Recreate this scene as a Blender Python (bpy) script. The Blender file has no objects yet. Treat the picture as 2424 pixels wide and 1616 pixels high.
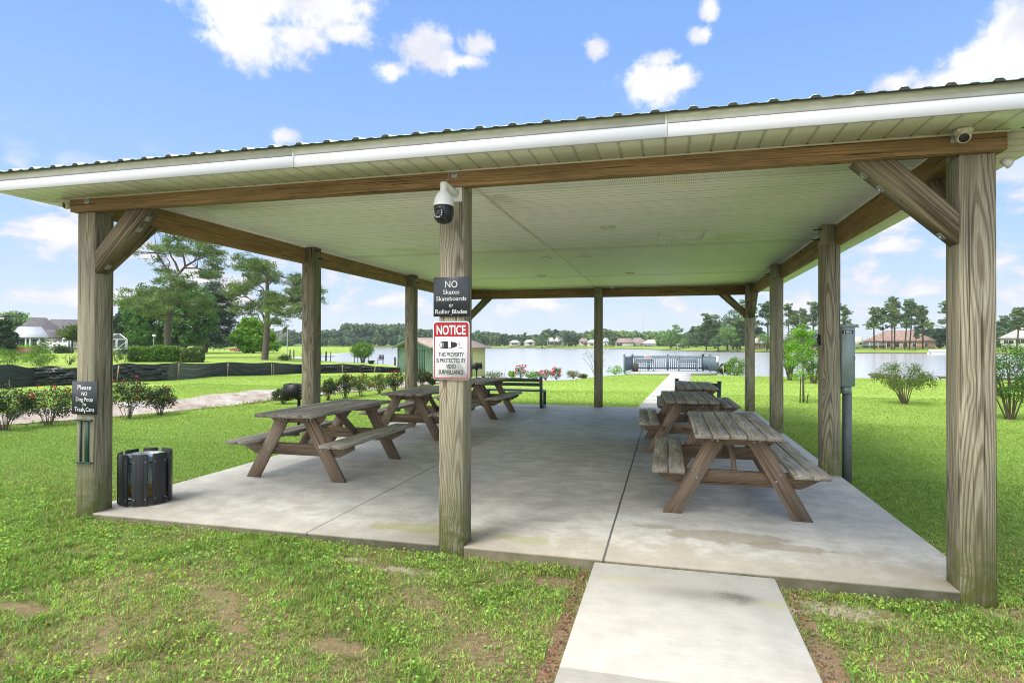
import bpy, math, random
import numpy as np
from mathutils import Matrix, Vector
R = math.radians
rng = np.random.default_rng(7)
random.seed(7)
SC = bpy.context.scene
COL = SC.collection

def lin(r, g, b):
    f = lambda c: (c/255/12.92) if c/255 <= .04045 else ((c/255+.055)/1.055)**2.4
    return (f(r), f(g), f(b), 1)

# ------------------------------------------------------------------ camera
F = 1428.955; YAW = .2519; PIT = .0057; ROL = .0025
CAM = np.array([5.2974, -4.41, 1.55])
_r = np.array([math.cos(YAW), math.sin(YAW), 0]); _f = np.array([-math.sin(YAW), math.cos(YAW), 0]); _u = np.array([0, 0, 1.])
FWD = math.cos(PIT)*_f+math.sin(PIT)*_u; UP0 = math.cos(PIT)*_u-math.sin(PIT)*_f
RT = math.cos(ROL)*_r+math.sin(ROL)*UP0; UP = math.cos(ROL)*UP0-math.sin(ROL)*_r
cd = bpy.data.cameras.new('camera'); cam = bpy.data.objects.new('camera', cd); COL.objects.link(cam)
M = Matrix.Identity(4)
for i in range(3):
    M[i][0] = RT[i]; M[i][1] = UP[i]; M[i][2] = -FWD[i]; M[i][3] = CAM[i]
cam.matrix_world = M
cd.sensor_width = 36; cd.lens = F/2424*36; cd.clip_start = .05; cd.clip_end = 4000
SC.camera = cam

def ray(px, py):
    return RT*((px-1212)/F)+UP*((808-py)/F)+FWD
def proj(P):
    d = np.asarray(P, float)-CAM; return 1212+F*(d@RT)/(d@FWD), 808-F*(d@UP)/(d@FWD)
def at(px, py, D):                       # real place at horizontal distance D along a bearing read off the photo
    d = ray(px, py); return CAM+d*(D/(d@_f))

# ------------------------------------------------------------------ object helpers
def tag(o, label=None, cat=None, group=None, kind=None):
    if label: o['label'] = label
    if cat: o['category'] = cat
    if group: o['group'] = group
    if kind: o['kind'] = kind
    return o
def empty(name, label=None, cat=None, loc=(0, 0, 0), rz=0, group=None):
    o = bpy.data.objects.new(name, None); COL.objects.link(o)
    o.empty_display_size = .1
    o.location = loc; o.rotation_euler = (0, 0, rz)
    return tag(o, label, cat, group)
def copy_thing(o, loc=None, rz=None, sc=None, label=None, parent=None):
    c = o.copy(); COL.objects.link(c)
    if parent is not None: c.parent = parent
    if loc is not None: c.location = loc
    if rz is not None: c.rotation_euler = (0, 0, rz)
    if sc is not None: c.scale = sc if hasattr(sc, '__len__') else (sc, sc, sc)
    if label: c['label'] = label
    for ch in KIDS.get(o.name, []):
        copy_thing(ch, parent=c)
    return c
KIDS = {}

class MB:
    """collects shapes; build() links them as one mesh. gr = grain coordinates per vertex"""
    def __init__(s):
        s.v = []; s.g = []; s.f = []; s.m = []; s.n = 0; s.t = []
    def add(s, v, f, g=None, m=0, t=None):
        v = np.asarray(v, float); k = len(v)
        s.v.append(v); s.g.append(np.asarray(g, float) if g is not None else v.copy())
        s.t.append(np.ones((k, 3)) if t is None else np.asarray(t, float))
        n = s.n
        s.f.extend([tuple(i+n for i in q) for q in f]); s.m.extend([m]*len(f)); s.n += k
    def box(s, c, d, rot=None, ax=2, bev=.0, m=0, taper=None):
        """box centre c, size d; ax = grain axis (local)"""
        h = np.array(d, float)/2; b = min(bev, h.min()*.9)
        vs = []; fs = []
        if b <= 0:
            vs = np.array([[x, y, z] for x in (-1, 1) for y in (-1, 1) for z in (-1, 1)], float)*h
            fs = [(0, 1, 3, 2), (4, 6, 7, 5), (0, 4, 5, 1), (2, 3, 7, 6), (0, 2, 6, 4), (1, 5, 7, 3)]
        else:
            idx = {}
            for x in (-1, 1):
                for y in (-1, 1):
                    for z in (-1, 1):
                        for a in range(3):
                            p = np.array([x, y, z], float)*(h-b); p[a] = [x, y, z][a]*h[a]
                            idx[(x, y, z, a)] = len(vs); vs.append(p)
            vs = np.array(vs)
            for a in range(3):
                o1, o2 = [i for i in range(3) if i != a]
                for sg in (-1, 1):
                    q = []
                    for (p1, p2) in ((-1, -1), (1, -1), (1, 1), (-1, 1)):
                        k = [0, 0, 0]; k[a] = sg; k[o1] = p1; k[o2] = p2; q.append(idx[(*k, a)])
                    fs.append(tuple(q))
                    # edges between face a and o1
                for s1 in (-1, 1):
                    for s2 in (-1, 1):
                        q = []
                        for w, sgn in ((o1, -1), (o1, 1), (o2, 1), (o2, -1)):
                            pass
                # edge chamfers along axis a
                for s1 in (-1, 1):
                    for s2 in (-1, 1):
                        k = lambda e, face: idx[tuple([{a: e, o1: s1, o2: s2}[i] for i in range(3)])+(face,)]
                        fs.append((k(-1, o1), k(1, o1), k(1, o2), k(-1, o2)))
            for x in (-1, 1):
                for y in (-1, 1):
                    for z in (-1, 1):
                        fs.append((idx[(x, y, z, 0)], idx[(x, y, z, 1)], idx[(x, y, z, 2)]))
            # orient outward
            ff = []
            for q in fs:
                p = vs[list(q)]; nn = np.cross(p[1]-p[0], p[2]-p[0])
                ff.append(q if nn@p.mean(0) > 0 else tuple(reversed(q)))
            fs = ff
        o = [i for i in range(3) if i != ax]
        g = np.stack([vs[:, o[0]], vs[:, o[1]], vs[:, ax]], 1)+np.array([random.uniform(-.10, .10), random.uniform(-.12, .12), random.uniform(0, 50)])
        if taper: vs = vs*np.where(vs[:, 2:3] > 0, np.array([[taper, taper, 1]]), 1)
        if rot is not None: vs = vs@np.array(rot).T
        s.add(vs+np.array(c, float), fs, g, m)
    def beam(s, a, b, w, t, side=(0, 0, 1), bev=.003, m=0, ext=0):
        """timber from a to b, width w along 'side', thickness t across"""
        a = np.array(a, float); b = np.array(b, float); d = b-a; L = np.linalg.norm(d); d /= L
        sd = np.array(side, float); sd -= d*(sd@d); sd /= np.linalg.norm(sd); th = np.cross(d, sd)
        rot = np.stack([th, sd, d], 1)
        s.box((a+b)/2, (t, w, L+ext), rot, 2, bev, m)
    def tube(s, pts, rad, n=8, m=0, cap=True, t=None):
        pts = np.array(pts, float); k = len(pts)
        rad = np.broadcast_to(np.array(rad, float), (k,))
        V = []; prev = None
        for i in range(k):
            d = pts[min(i+1, k-1)]-pts[max(i-1, 0)]; d /= (np.linalg.norm(d)+1e-9)
            if prev is None:
                h = np.array([1, 0, 0.]) if abs(d[0]) < .8 else np.array([0, 1, 0.])
            else: h = prev
            a = h-d*(h@d); a /= np.linalg.norm(a); prev = a; b = np.cross(d, a)
            th = np.arange(n)*2*math.pi/n
            V.append(pts[i]+rad[i]*(np.cos(th)[:, None]*a+np.sin(th)[:, None]*b))
        V = np.concatenate(V); fs = []
        for i in range(k-1):
            for j in range(n):
                fs.append((i*n+j, i*n+(j+1) % n, (i+1)*n+(j+1) % n, (i+1)*n+j))
        if cap: fs += [tuple(reversed(range(n))), tuple(range((k-1)*n, k*n))]
        s.add(V, fs, None, m, t)
    def lathe(s, prof, c, n=24, m=0, axis=None):
        V = []
        for r, z in prof:
            th = np.arange(n)*2*math.pi/n
            V.append(np.stack([r*np.cos(th), r*np.sin(th), np.full(n, z)], 1))
        V = np.concatenate(V)
        if axis is not None:
            q = Vector((0, 0, 1)).rotation_difference(Vector(axis)).to_matrix(); V = V@np.array(q).T
        fs = []
        for i in range(len(prof)-1):
            for j in range(n): fs.append((i*n+j, i*n+(j+1) % n, (i+1)*n+(j+1) % n, (i+1)*n+j))
        fs += [tuple(reversed(range(n))), tuple(range((len(prof)-1)*n, len(prof)*n))]
        s.add(V+np.array(c), fs, None, m)
    def quads(s, V, t=None, m=0):
        """V (N,4,3)"""
        N = len(V); k = s.n
        s.v.append(V.reshape(-1, 3)); s.g.append(V.reshape(-1, 3))
        s.t.append(np.ones((N*4, 3)) if t is None else np.repeat(t, 4, 0))
        q = np.arange(N*4).reshape(-1, 4)+k
        s.f.extend(map(tuple, q.tolist())); s.m.extend([m]*N); s.n += N*4
    def prism(s, poly, y0, y1, M3=None, off=(0, 0, 0), m=0):
        """poly in (x,z) extruded along y"""
        n = len(poly); V = [(x, y0, z) for x, z in poly]+[(x, y1, z) for x, z in poly]
        fs = [tuple(range(n)), tuple(reversed(range(n, 2*n)))]+[(i, i+n, (i+1) % n+n, (i+1) % n) for i in range(n)]
        V = np.array(V, float)
        if M3 is not None: V = V@np.array(M3).T
        s.add(V+np.array(off), fs, None, m)
    def build(s, name, mats, parent=None, smooth=False, label=None, cat=None, group=None, kind=None, fixn=False):
        me = bpy.data.meshes.new(name)
        V = np.concatenate(s.v); 
        nf = len(s.f); ls = np.array([len(q) for q in s.f]); flat = np.fromiter((i for q in s.f for i in q), dtype=np.int32)
        me.vertices.add(len(V)); me.vertices.foreach_set('co', V.astype(np.float32).ravel())
        me.loops.add(len(flat)); me.loops.foreach_set('vertex_index', flat)
        me.polygons.add(nf); me.polygons.foreach_set('loop_start', np.concatenate([[0], np.cumsum(ls)[:-1]]).astype(np.int32))
        me.polygons.foreach_set('loop_total', ls.astype(np.int32))
        if not isinstance(mats, (list, tuple)): mats = [mats]
        for q in mats: me.materials.append(q)
        if len(mats) > 1: me.polygons.foreach_set('material_index', np.array(s.m, np.int32))
        me.update(calc_edges=True)
        a = me.attributes.new('gr', 'FLOAT_VECTOR', 'POINT'); a.data.foreach_set('vector', np.concatenate(s.g).astype(np.float32).ravel())
        T = np.concatenate(s.t)
        if T.std() > 0 or abs(T.mean()-1) > 1e-6:
            a = me.attributes.new('tint', 'FLOAT_VECTOR', 'POINT'); a.data.foreach_set('vector', T.astype(np.float32).ravel())
        if smooth: me.polygons.foreach_set('use_smooth', np.ones(nf, bool))
        me.validate()
        o = bpy.data.objects.new(name, me); COL.objects.link(o)
        if parent is not None:
            o.parent = parent; KIDS.setdefault(parent.name, []).append(o)
        return tag(o, label, cat, group, kind)

# ------------------------------------------------------------------ materials
class Nd:
    def __init__(s, name):
        s.m = bpy.data.materials.new(name); s.m.use_nodes = True; s.t = s.m.node_tree
        for n in list(s.t.nodes): s.t.nodes.remove(n)
        s.out = s.t.nodes.new('ShaderNodeOutputMaterial')
        s.bs = s.n('ShaderNodeBsdfPrincipled'); s.l(s.bs.outputs[0], s.out.inputs[0])
    def n(s, k): return s.t.nodes.new(k)
    def l(s, a, b): s.t.links.new(a, b)
    def put(s, x, inp):
        if hasattr(x, 'type') and hasattr(x, 'is_linked'): s.l(x, inp)
        else: inp.default_value = x
    def math(s, op, a, b=0., c=None, clamp=False):
        k = s.n('ShaderNodeMath'); k.operation = op; k.use_clamp = clamp
        s.put(a, k.inputs[0]); s.put(b, k.inputs[1])
        if c is not None: s.put(c, k.inputs[2])
        return k.outputs[0]
    def vmath(s, op, a, b=(0, 0, 0)):
        k = s.n('ShaderNodeVectorMath'); k.operation = op; s.put(a, k.inputs[0]); s.put(b, k.inputs[1])
        return k.outputs['Value' if op in ('LENGTH', 'DOT_PRODUCT', 'DISTANCE') else 'Vector']
    def noise(s, v, sc=1., det=4., rough=.55, col=False):
        k = s.n('ShaderNodeTexNoise'); s.put(v, k.inputs['Vector']); k.inputs['Scale'].default_value = sc
        k.inputs['Detail'].default_value = det; k.inputs['Roughness'].default_value = rough
        return k.outputs['Color' if col else 0]
    def voro(s, v, sc=1., feat='F1'):
        k = s.n('ShaderNodeTexVoronoi'); k.feature = feat; s.put(v, k.inputs['Vector']); k.inputs['Scale'].default_value = sc
        return k.outputs['Distance']
    def ramp(s, x, st, interp='LINEAR'):
        k = s.n('ShaderNodeValToRGB'); k.color_ramp.interpolation = interp; e = k.color_ramp.elements
        while len(e) < len(st): e.new(.5)
        for i, (p, c) in enumerate(st):
            e[i].position = p; e[i].color = c if hasattr(c, '__len__') else (c, c, c, 1)
        s.put(x, k.inputs[0]); return k.outputs[0]
    def mr(s, x, a, b, c=0., d=1.):
        k = s.n('ShaderNodeMapRange'); k.interpolation_type = 'SMOOTHSTEP'
        for i, q in enumerate((x, a, b, c, d)): s.put(q, k.inputs[i])
        return k.outputs[0]
    def mix(s, f, a, b, mode='MIX'):
        k = s.n('ShaderNodeMix'); k.data_type = 'RGBA'; k.blend_type = mode
        s.put(f, k.inputs[0]); s.put(a, k.inputs[6]); s.put(b, k.inputs[7]); return k.outputs[2]
    def attr(s, nm, vec=True):
        k = s.n('ShaderNodeAttribute'); k.attribute_name = nm; return k.outputs['Vector' if vec else 'Fac']
    def obj(s):
        return s.n('ShaderNodeTexCoord').outputs['Object']
    def pos(s): return s.n('ShaderNodeNewGeometry').outputs['Position']
    def sep(s, v):
        k = s.n('ShaderNodeSeparateXYZ'); s.put(v, k.inputs[0]); return k.outputs
    def comb(s, x, y, z):
        k = s.n('ShaderNodeCombineXYZ'); s.put(x, k.inputs[0]); s.put(y, k.inputs[1]); s.put(z, k.inputs[2]); return k.outputs[0]
    def bump(s, h, st=.3, dist=.01):
        k = s.n('ShaderNodeBump'); k.inputs['Strength'].default_value = st; k.inputs['Distance'].default_value = dist
        s.put(h, k.inputs['Height']); s.l(k.outputs[0], s.bs.inputs['Normal'])
    def col(s, c): s.put(c, s.bs.inputs['Base Color'])
    def rough(s, r): s.put(r, s.bs.inputs['Roughness'])
    def set(s, k, v): s.put(v, s.bs.inputs[k])

def flat(name, c, rough=.6, var=.12, sc=8., metal=0., spec=.5, dirt=None):
    s = Nd(name); v = s.pos()
    n1 = s.noise(v, sc, 5); f = s.mr(n1, .3, .7, 1-var, 1+var)
    cc = s.vmath('SCALE', c[:3]) if False else s.mix(1., c, s.comb(f, f, f), 'MULTIPLY')
    if dirt: cc = s.mix(s.mr(s.noise(v, sc*.6, 6, .7), .48, .72, 0, dirt[1]), cc, dirt[0])
    s.col(cc); s.rough(rough); s.set('Metallic', metal); s.set('Specular IOR Level', spec)
    return s.m

def wood(name, light, dark, ring=.014, amt=.65, tint=None, rough=.8, knot=.6, fine=.35, moss=None):
    s = Nd(name); g = s.attr('gr'); x, y, z = s.sep(g)
    low = s.noise(s.vmath('MULTIPLY', g, (2.6, 2.6, .42)), 1., 1.5, .45, True)
    low = s.vmath('MULTIPLY', s.vmath('SUBTRACT', low, (.5, .5, .5)), (.17, .17, 0))
    kv = s.voro(s.vmath('MULTIPLY', g, (4.5, 2.5, 1.5)), 1.)
    kn = s.mr(kv, .0, .30, 1., 0.)
    p = s.vmath('ADD', s.vmath('MULTIPLY', g, (1, 1, .035)), low)
    px, py, pz = s.sep(p)
    r = s.vmath('LENGTH', s.comb(px, py, 0.))
    r = s.math('ADD', r, s.math('MULTIPLY', kn, .022))
    r = s.math('ADD', r, s.math('MULTIPLY', pz, .25))
    w = s.math('SINE', s.math('MULTIPLY', r, 2*math.pi/ring))
    w = s.mr(w, -.3, 1., 0, 1)
    fg = s.noise(s.vmath('MULTIPLY', g, (160, 160, 4)), 1., 4, .6)
    c = s.mix(s.math('MULTIPLY', w, amt), light, dark)
    f = s.mr(fg, .3, .7, 1-fine, 1+fine*.6); c = s.mix(1., c, s.comb(f, f, f), 'MULTIPLY')
    big = s.noise(s.vmath('MULTIPLY', g, (3, 3, .7)), 1., 4)
    if tint is not None: c = s.mix(s.mr(big, .4, .66, 0, .75), c, tint)
    b2 = s.mr(s.noise(s.vmath('MULTIPLY', g, (9, 9, 1.6)), 1., 4), .25, .75, .78, 1.18); c = s.mix(1., c, s.comb(b2, b2, b2), 'MULTIPLY')
    kd = s.mr(kv, .045, .12, knot, 0.)
    c = s.mix(kd, c, lin(62, 42, 30))
    crack = s.math('MULTIPLY', s.mr(s.noise(s.vmath('MULTIPLY', g, (60, 60, .9)), 1., 2), .62, .67), .8)
    c = s.mix(crack, c, lin(45, 38, 30))
    oi = s.mr(s.n('ShaderNodeObjectInfo').outputs['Random'], 0., 1., .82, 1.15); c = s.mix(1., c, s.comb(oi, oi, oi), 'MULTIPLY')
    st_ = s.mr(s.noise(s.vmath('MULTIPLY', g, (14, 14, .35)), 1., 3, .6), .52, .7, 0, .45); c = s.mix(st_, c, tuple(q*.75 for q in dark[:3])+(1,))
    if moss is not None:
        zz = s.sep(s.pos())[2]
        mk = s.math('MULTIPLY', s.mr(zz, -.05, .6, 1., 0.), s.mr(s.noise(s.pos(), 9, 5, .7), .35, .6))
        c = s.mix(s.math('MULTIPLY', mk, .9), c, moss)
    s.col(c); s.rough(rough); s.set('Specular IOR Level', .25)
    s.bump(s.math('ADD', s.math('MULTIPLY', w, .5), fg), .25, .003)
    return s.m

def leafmat(name, c, trans=.35, var=.25, rough=.55):
    s = Nd(name); t = s.attr('tint')
    cc = s.mix(1., c, t, 'MULTIPLY')
    s.col(cc); s.rough(rough); s.set('Specular IOR Level', .3)
    tr = s.n('ShaderNodeBsdfTranslucent'); s.put(s.mix(1., cc, (1.15, 1.3, .6, 1), 'MULTIPLY'), tr.inputs[0])
    mx = s.n('ShaderNodeMixShader'); mx.inputs[0].default_value = trans
    s.l(s.bs.outputs[0], mx.inputs[1]); s.l(tr.outputs[0], mx.inputs[2]); s.l(mx.outputs[0], s.out.inputs[0])
    return s.m

POST = wood('weathered_post', (.335, .31, .225, 1), (.135, .108, .07, 1), .0095, .75, (.26, .255, .175, 1), moss=(.12, .14, .03, 1))
BEAM = wood('treated_beam', (.37, .245, .115, 1), (.20, .125, .057, 1), .018, .55, (.30, .205, .10, 1), knot=.8)
BRACE = wood('weathered_brace', (.30, .25, .165, 1), (.11, .08, .045, 1), .014, .8, (.2, .19, .11, 1))
TOPW = wood('grey_plank', (.44, .405, .35, 1), (.19, .165, .135, 1), .02, .55, (.22, .20, .165, 1), fine=.4)
LEGW = wood('brown_plank', (.27, .195, .135, 1), (.125, .087, .058, 1), .014, .65, (.26, .215, .165, 1))
STEEL = flat('galvanised_steel', (.35, .37, .37, 1), .45, .15, 40, .6)
DARKST = flat('dark_bolt', (.03, .03, .03, 1), .5, .1, 40, .4)
WHITE = flat('white_paint', (.75, .76, .75, 1), .45, .05, 4)
BLACK = flat('black_plastic', (.012, .013, .016, 1), .3, .1, 20)
BARK = flat('pine_bark', (.105, .082, .062, 1), .9, .45, 9)
BARKG = flat('grey_bark', (.15, .135, .115, 1), .9, .35, 12)
STEM = flat('brown_stem', (.12, .095, .065, 1), .85, .3, 30)

# ------------------------------------------------------------------ foliage
def leaf_quads(C, size, up=.3, aspect=.5, out=None, r=None):
    r = r or rng; N = len(C)
    d = r.normal(size=(N, 3))
    if out is not None: d = d*.8+out
    d[:, 2] += up; d /= np.linalg.norm(d, axis=1)[:, None]          # leaf normal
    a = r.normal(size=(N, 3)); a -= d*(a*d).sum(1)[:, None]; a /= np.linalg.norm(a, axis=1)[:, None]
    b = np.cross(d, a); s = size*r.uniform(.6, 1.3, N)[:, None]*.5
    return np.stack([C-a*s, C-b*s*aspect, C+a*s, C+b*s*aspect], 1)
def tints(N, lo=.55, hi=1.35, warm=.15, r=None):
    r = r or rng; k = r.uniform(lo, hi, N); w = r.normal(0, warm, N)
    return np.clip(np.stack([k*(1+w), k, k*(1-w*.5)], 1), .1, 3)
def clump_leaves(mb, centres, rad, n, size, up=.3, aspect=.5, flatz=.7, lo=.6, hi=1.3, warm=.12, r=None, ct=None):
    r = r or rng
    centres = np.asarray(centres); K = len(centres); rad = np.broadcast_to(rad, (K,))
    idx = np.repeat(np.arange(K), n); N = len(idx)
    d = r.normal(size=(N, 3)); d /= np.linalg.norm(d, axis=1)[:, None]
    rr = r.uniform(.25, 1, N)**.6*rad[idx]
    off = d*rr[:, None]; off[:, 2] *= flatz
    ck = r.uniform(.72, 1.25, K); cw = r.normal(0, warm*.8, K)
    t = tints(N, lo, hi, warm*.5, r)*ck[idx][:, None]; t[:, 0] *= 1+cw[idx]
    if ct is not None: t = t*ct[idx]
    mb.quads(leaf_quads(centres[idx]+off, size, up, aspect, d*.7, r), np.clip(t, .08, 3))
def needles(mb, centres, rad, n, length, width, r=None, lo=.6, hi=1.3):
    """pine tufts: thin blades fanning out of each centre"""
    r = r or rng; centres = np.asarray(centres); K = len(centres); idx = np.repeat(np.arange(K), n); N = len(idx)
    C = centres[idx]+r.normal(size=(N, 3))*rad*np.array([1, 1, .45])
    d = r.normal(size=(N, 3)); d[:, 2] = np.abs(d[:, 2])*.8+.15; d /= np.linalg.norm(d, axis=1)[:, None]
    a = r.normal(size=(N, 3)); a -= d*(a*d).sum(1)[:, None]; a /= np.linalg.norm(a, axis=1)[:, None]
    L = length*r.uniform(.6, 1.2, N)[:, None]; w = width*.5
    V = np.stack([C-a*w*.4, C+d*L*.55-a*w, C+d*L, C+d*L*.55+a*w], 1)
    ck = r.uniform(.7, 1.25, K)
    mb.quads(V, tints(N, lo, hi, .1, r)*ck[idx][:, None])
def ellipsoid_pts(c, rad, n, shell=.35, r=None):
    r = r or rng; d = r.normal(size=(n, 3)); d /= np.linalg.norm(d, axis=1)[:, None]
    rr = r.uniform(shell, 1, n)**.5
    return np.asarray(c)+d*rr[:, None]*np.asarray(rad)
# ================================================================== terrain
def sstep(a, b, x):
    t = np.clip((x-a)/(b-a), 0, 1); return t*t*(3-2*t)
def seg_dist(P, L):
    """distance of points P (N,2) to polyline L and the parameter along it"""
    best = np.full(len(P), 1e9)
    L = np.asarray(L, float)
    for a, b in zip(L[:-1], L[1:]):
        ab = b-a; t = np.clip(((P-a)@ab)/(ab@ab), 0, 1)
        best = np.minimum(best, np.linalg.norm(P-(a+t[:, None]*ab), axis=1))
    return best
SW = [(-13.5, -.5), (-11, 2.6), (-8.9, 5.4), (-8.1, 7.6), (-7.6, 9.6), (-7.5, 11.6), (-7.0, 13.6), (-6.4, 16.5), (-5.9, 20), (-5.0, 23.5), (-3.2, 26.2), (-1.2, 27.5)]
WATER = -.62
def gbase(x, y):
    x = np.asarray(x, float); y = np.asarray(y, float)
    z = -.09-.42*sstep(13, 36, y)*sstep(-1, -9, x)*(1-sstep(-26, -48, x))
    z = z+.3*sstep(60, 120, y)*sstep(-30, -80, x)
    return z
def ghit(px, py):
    z = -.1
    for _ in range(40):
        d = ray(px, py); P = CAM+d*((z-1.55)/d[2]); z = .6*z+.4*float(gbase(P[0], P[1]))
    P[2] = float(gbase(P[0], P[1])); return P
crest_px = [(640, 839), (700, 846), (760, 851.5), (800, 855), (870, 858), (941, 863), (1040, 880), (1130, 888), (1200, 889), (1290, 898), (1330, 897), (1400, 891), (1450, 886), (1480, 885), (1720, 885.5), (1990, 892), (2424, 898)]
crest = [tuple(ghit(*p)[:2]) for p in crest_px]
L0 = crest[0]
land = [(-700, 420), (-160, 300), (-95, 175), (-78, 135)]+crest+[(60, 33), (140, 20), (140, -60), (-700, -60)]
landa = np.array(land)
def inside(P, poly):
    x, y = P[:, 0], P[:, 1]; c = np.zeros(len(P), bool); n = len(poly); j = n-1
    for i in range(n):
        xi, yi = poly[i]; xj, yj = poly[j]
        k = ((yi > y) != (yj > y)) & (x < (xj-xi)*(y-yi)/(yj-yi+1e-12)+xi); c ^= k; j = i
    return c
def gh(x, y, swale=True):
    x = np.asarray(x, float).ravel(); y = np.asarray(y, float).ravel(); P = np.stack([x, y], 1)
    z = gbase(x, y)
    d = seg_dist(P, np.vstack([landa, landa[:1]])); d = np.where(inside(P, landa), d, -d)
    z = z-.06*np.exp(-np.clip(d, 0, 50)/.8)
    z = np.where(d < 0, z+np.maximum(d*.55, -1.6), z)
    if swale:
        s = seg_dist(P, SW); z = z-.30*(1-sstep(.5, 1.75, s))
    z = z+.012*np.sin(x*1.1+.7)*np.cos(y*.9)*sstep(1.5, 6, np.hypot(np.maximum(0, np.maximum(-x, x-7.3)), np.maximum(0, np.maximum(-y, y-11))))
    z = z+.035*(1-sstep(1.5, 5, x))*(1-sstep(2.5, 8, y))*sstep(-9, -3, x)
    return z
def axis(lo, hi, c0, c1, s, g):
    a = list(np.arange(c0, c1+1e-6, s)); x = c0; st = s; left = []
    while x > lo: st *= g; x -= st; left.append(x)
    x = a[-1]; st = s; right = []
    while x < hi: st *= g; x += st; right.append(x)
    return np.array(left[::-1]+a+right)
def grid(xs, ys, zf):
    X, Y = np.meshgrid(xs, ys, indexing='ij'); Z = zf(X.ravel(), Y.ravel())
    V = np.stack([X.ravel(), Y.ravel(), Z], 1); nx, ny = len(xs), len(ys)
    i = np.arange(nx-1)[:, None]*ny+np.arange(ny-1)[None]; i = i.ravel()
    return V, np.stack([i, i+ny, i+ny+1, i+1], 1)

# lawn / soil material
def lawn_mat():
    s = Nd('lawn'); p = s.pos(); x, y, z = s.sep(p)
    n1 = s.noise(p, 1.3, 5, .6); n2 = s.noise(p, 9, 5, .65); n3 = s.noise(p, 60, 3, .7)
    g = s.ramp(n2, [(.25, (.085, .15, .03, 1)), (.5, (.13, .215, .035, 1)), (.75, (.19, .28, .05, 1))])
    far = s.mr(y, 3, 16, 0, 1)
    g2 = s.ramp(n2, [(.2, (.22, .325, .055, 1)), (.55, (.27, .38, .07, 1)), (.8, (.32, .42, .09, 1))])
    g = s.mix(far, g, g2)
    st = s.mr(s.noise(s.vmath('MULTIPLY', p, (.12, .5, 1)), 1., 3), .3, .7, .88, 1.12)
    g = s.mix(1., g, s.comb(st, st, st), 'MULTIPLY')
    v3 = s.mr(n3, .25, .75, .65, 1.3); g = s.mix(1., g, s.comb(v3, v3, v3), 'MULTIPLY')
    soil = s.ramp(s.noise(p, 25, 6, .7), [(.3, (.14, .10, .055, 1)), (.55, (.24, .175, .105, 1)), (.8, (.36, .28, .19, 1))])
    near = s.mr(y, -.2, 2.2, 1, 0)
    m = s.math('MULTIPLY', near, s.mr(n1, .42, .66, .82, 1.))
    g = s.mix(m, g, soil)
    # sandy patch and bare strips along the path
    sand = (.40, .33, .26, 1)
    for cx, cy, rx, ry in [(3.45, -.38, .26, .07), (3.02, -.30, .16, .045), (4.45, -.33, .22, .12), (6.35, -.30, .35, .14), (6.16, -1.3, .10, .9), (4.66, -1.1, .07, 1.2)]:
        d = s.vmath('LENGTH', s.comb(s.math('DIVIDE', s.math('SUBTRACT', x, cx), rx), s.math('DIVIDE', s.math('SUBTRACT', y, cy), ry), 0.))
        k = s.mr(s.math('ADD', d, s.math('MULTIPLY', s.math('SUBTRACT', n2, .5), 4.2)), .2, 1.3, .85, 0)
        g = s.mix(k, g, sand if cx in (3.45, 3.02, 6.35) else ((.23, .15, .10, 1) if cx > 4 else (.12, .085, .055, 1)))
    v4 = s.mr(s.noise(p, 130, 4, .75), .3, .7, .55, 1.35); g = s.mix(near, g, s.mix(1., g, s.comb(v4, v4, v4), 'MULTIPLY'))
    s.col(g); s.rough(.95); s.set('Specular IOR Level', .1)
    s.bump(s.math('ADD', n3, s.math('MULTIPLY', v4, near)), .4, .015)
    return s.m
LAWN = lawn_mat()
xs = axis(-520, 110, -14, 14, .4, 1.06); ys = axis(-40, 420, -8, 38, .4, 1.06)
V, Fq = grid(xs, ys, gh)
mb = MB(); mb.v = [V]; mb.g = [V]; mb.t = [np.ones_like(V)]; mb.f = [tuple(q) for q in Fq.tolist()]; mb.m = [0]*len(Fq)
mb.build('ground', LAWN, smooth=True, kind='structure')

# far bank across the lake
FS = [(-250, 560), (300, 500), (740, 450), (950, 440), (1120, 430), (1300, 385), (1400, 370), (1500, 330), (1570, 265), (1640, 215), (1700, 200), (1770, 196), (1850, 184), (1990, 172), (2240, 165), (2424, 160), (2700, 150), (3200, 130)]
def fsp(px, off=0):
    D = np.interp(px, [a for a, b in FS], [b for a, b in FS]); return at(px, 808, D+off)
pxs = np.linspace(-250, 3200, 160); offs = [(-4, -1.6), (0, WATER-.03), (.25, -.32), (2.5, -.22), (12, .15), (30, .7), (60, .95), (200, 1.2), (900, 2)]
V = []
for px in pxs:
    for o, z in offs:
        q = fsp(px, o); V.append((q[0], q[1], z+(.1*math.sin(px*.13)+.06*math.sin(px*.41))*(o > 1)))
n = len(offs); fs = [(i*n+j, (i+1)*n+j, (i+1)*n+j+1, i*n+j+1) for i in range(len(pxs)-1) for j in range(n-1)]
mb = MB(); mb.add(V, fs)
s = Nd('far_lawn'); p = s.pos(); s.col(s.ramp(s.noise(p, .12, 5, .6), [(.3, (.10, .15, .028, 1)), (.5, (.2, .29, .045, 1)), (.7, (.26, .34, .07, 1))])); s.rough(.95); s.set('Specular IOR Level', .1)
FARLAWN = s.m
s = Nd('bulkhead'); s.col((.07, .055, .04, 1)); BULK = s.m
o = mb.build('far_shore', [FARLAWN, BULK], kind='structure', smooth=False)
mi = []
for i in range(len(pxs)-1):
    for j in range(n-1): mi.append(1 if j < 2 else 0)
o.data.polygons.foreach_set('material_index', mi)

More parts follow.
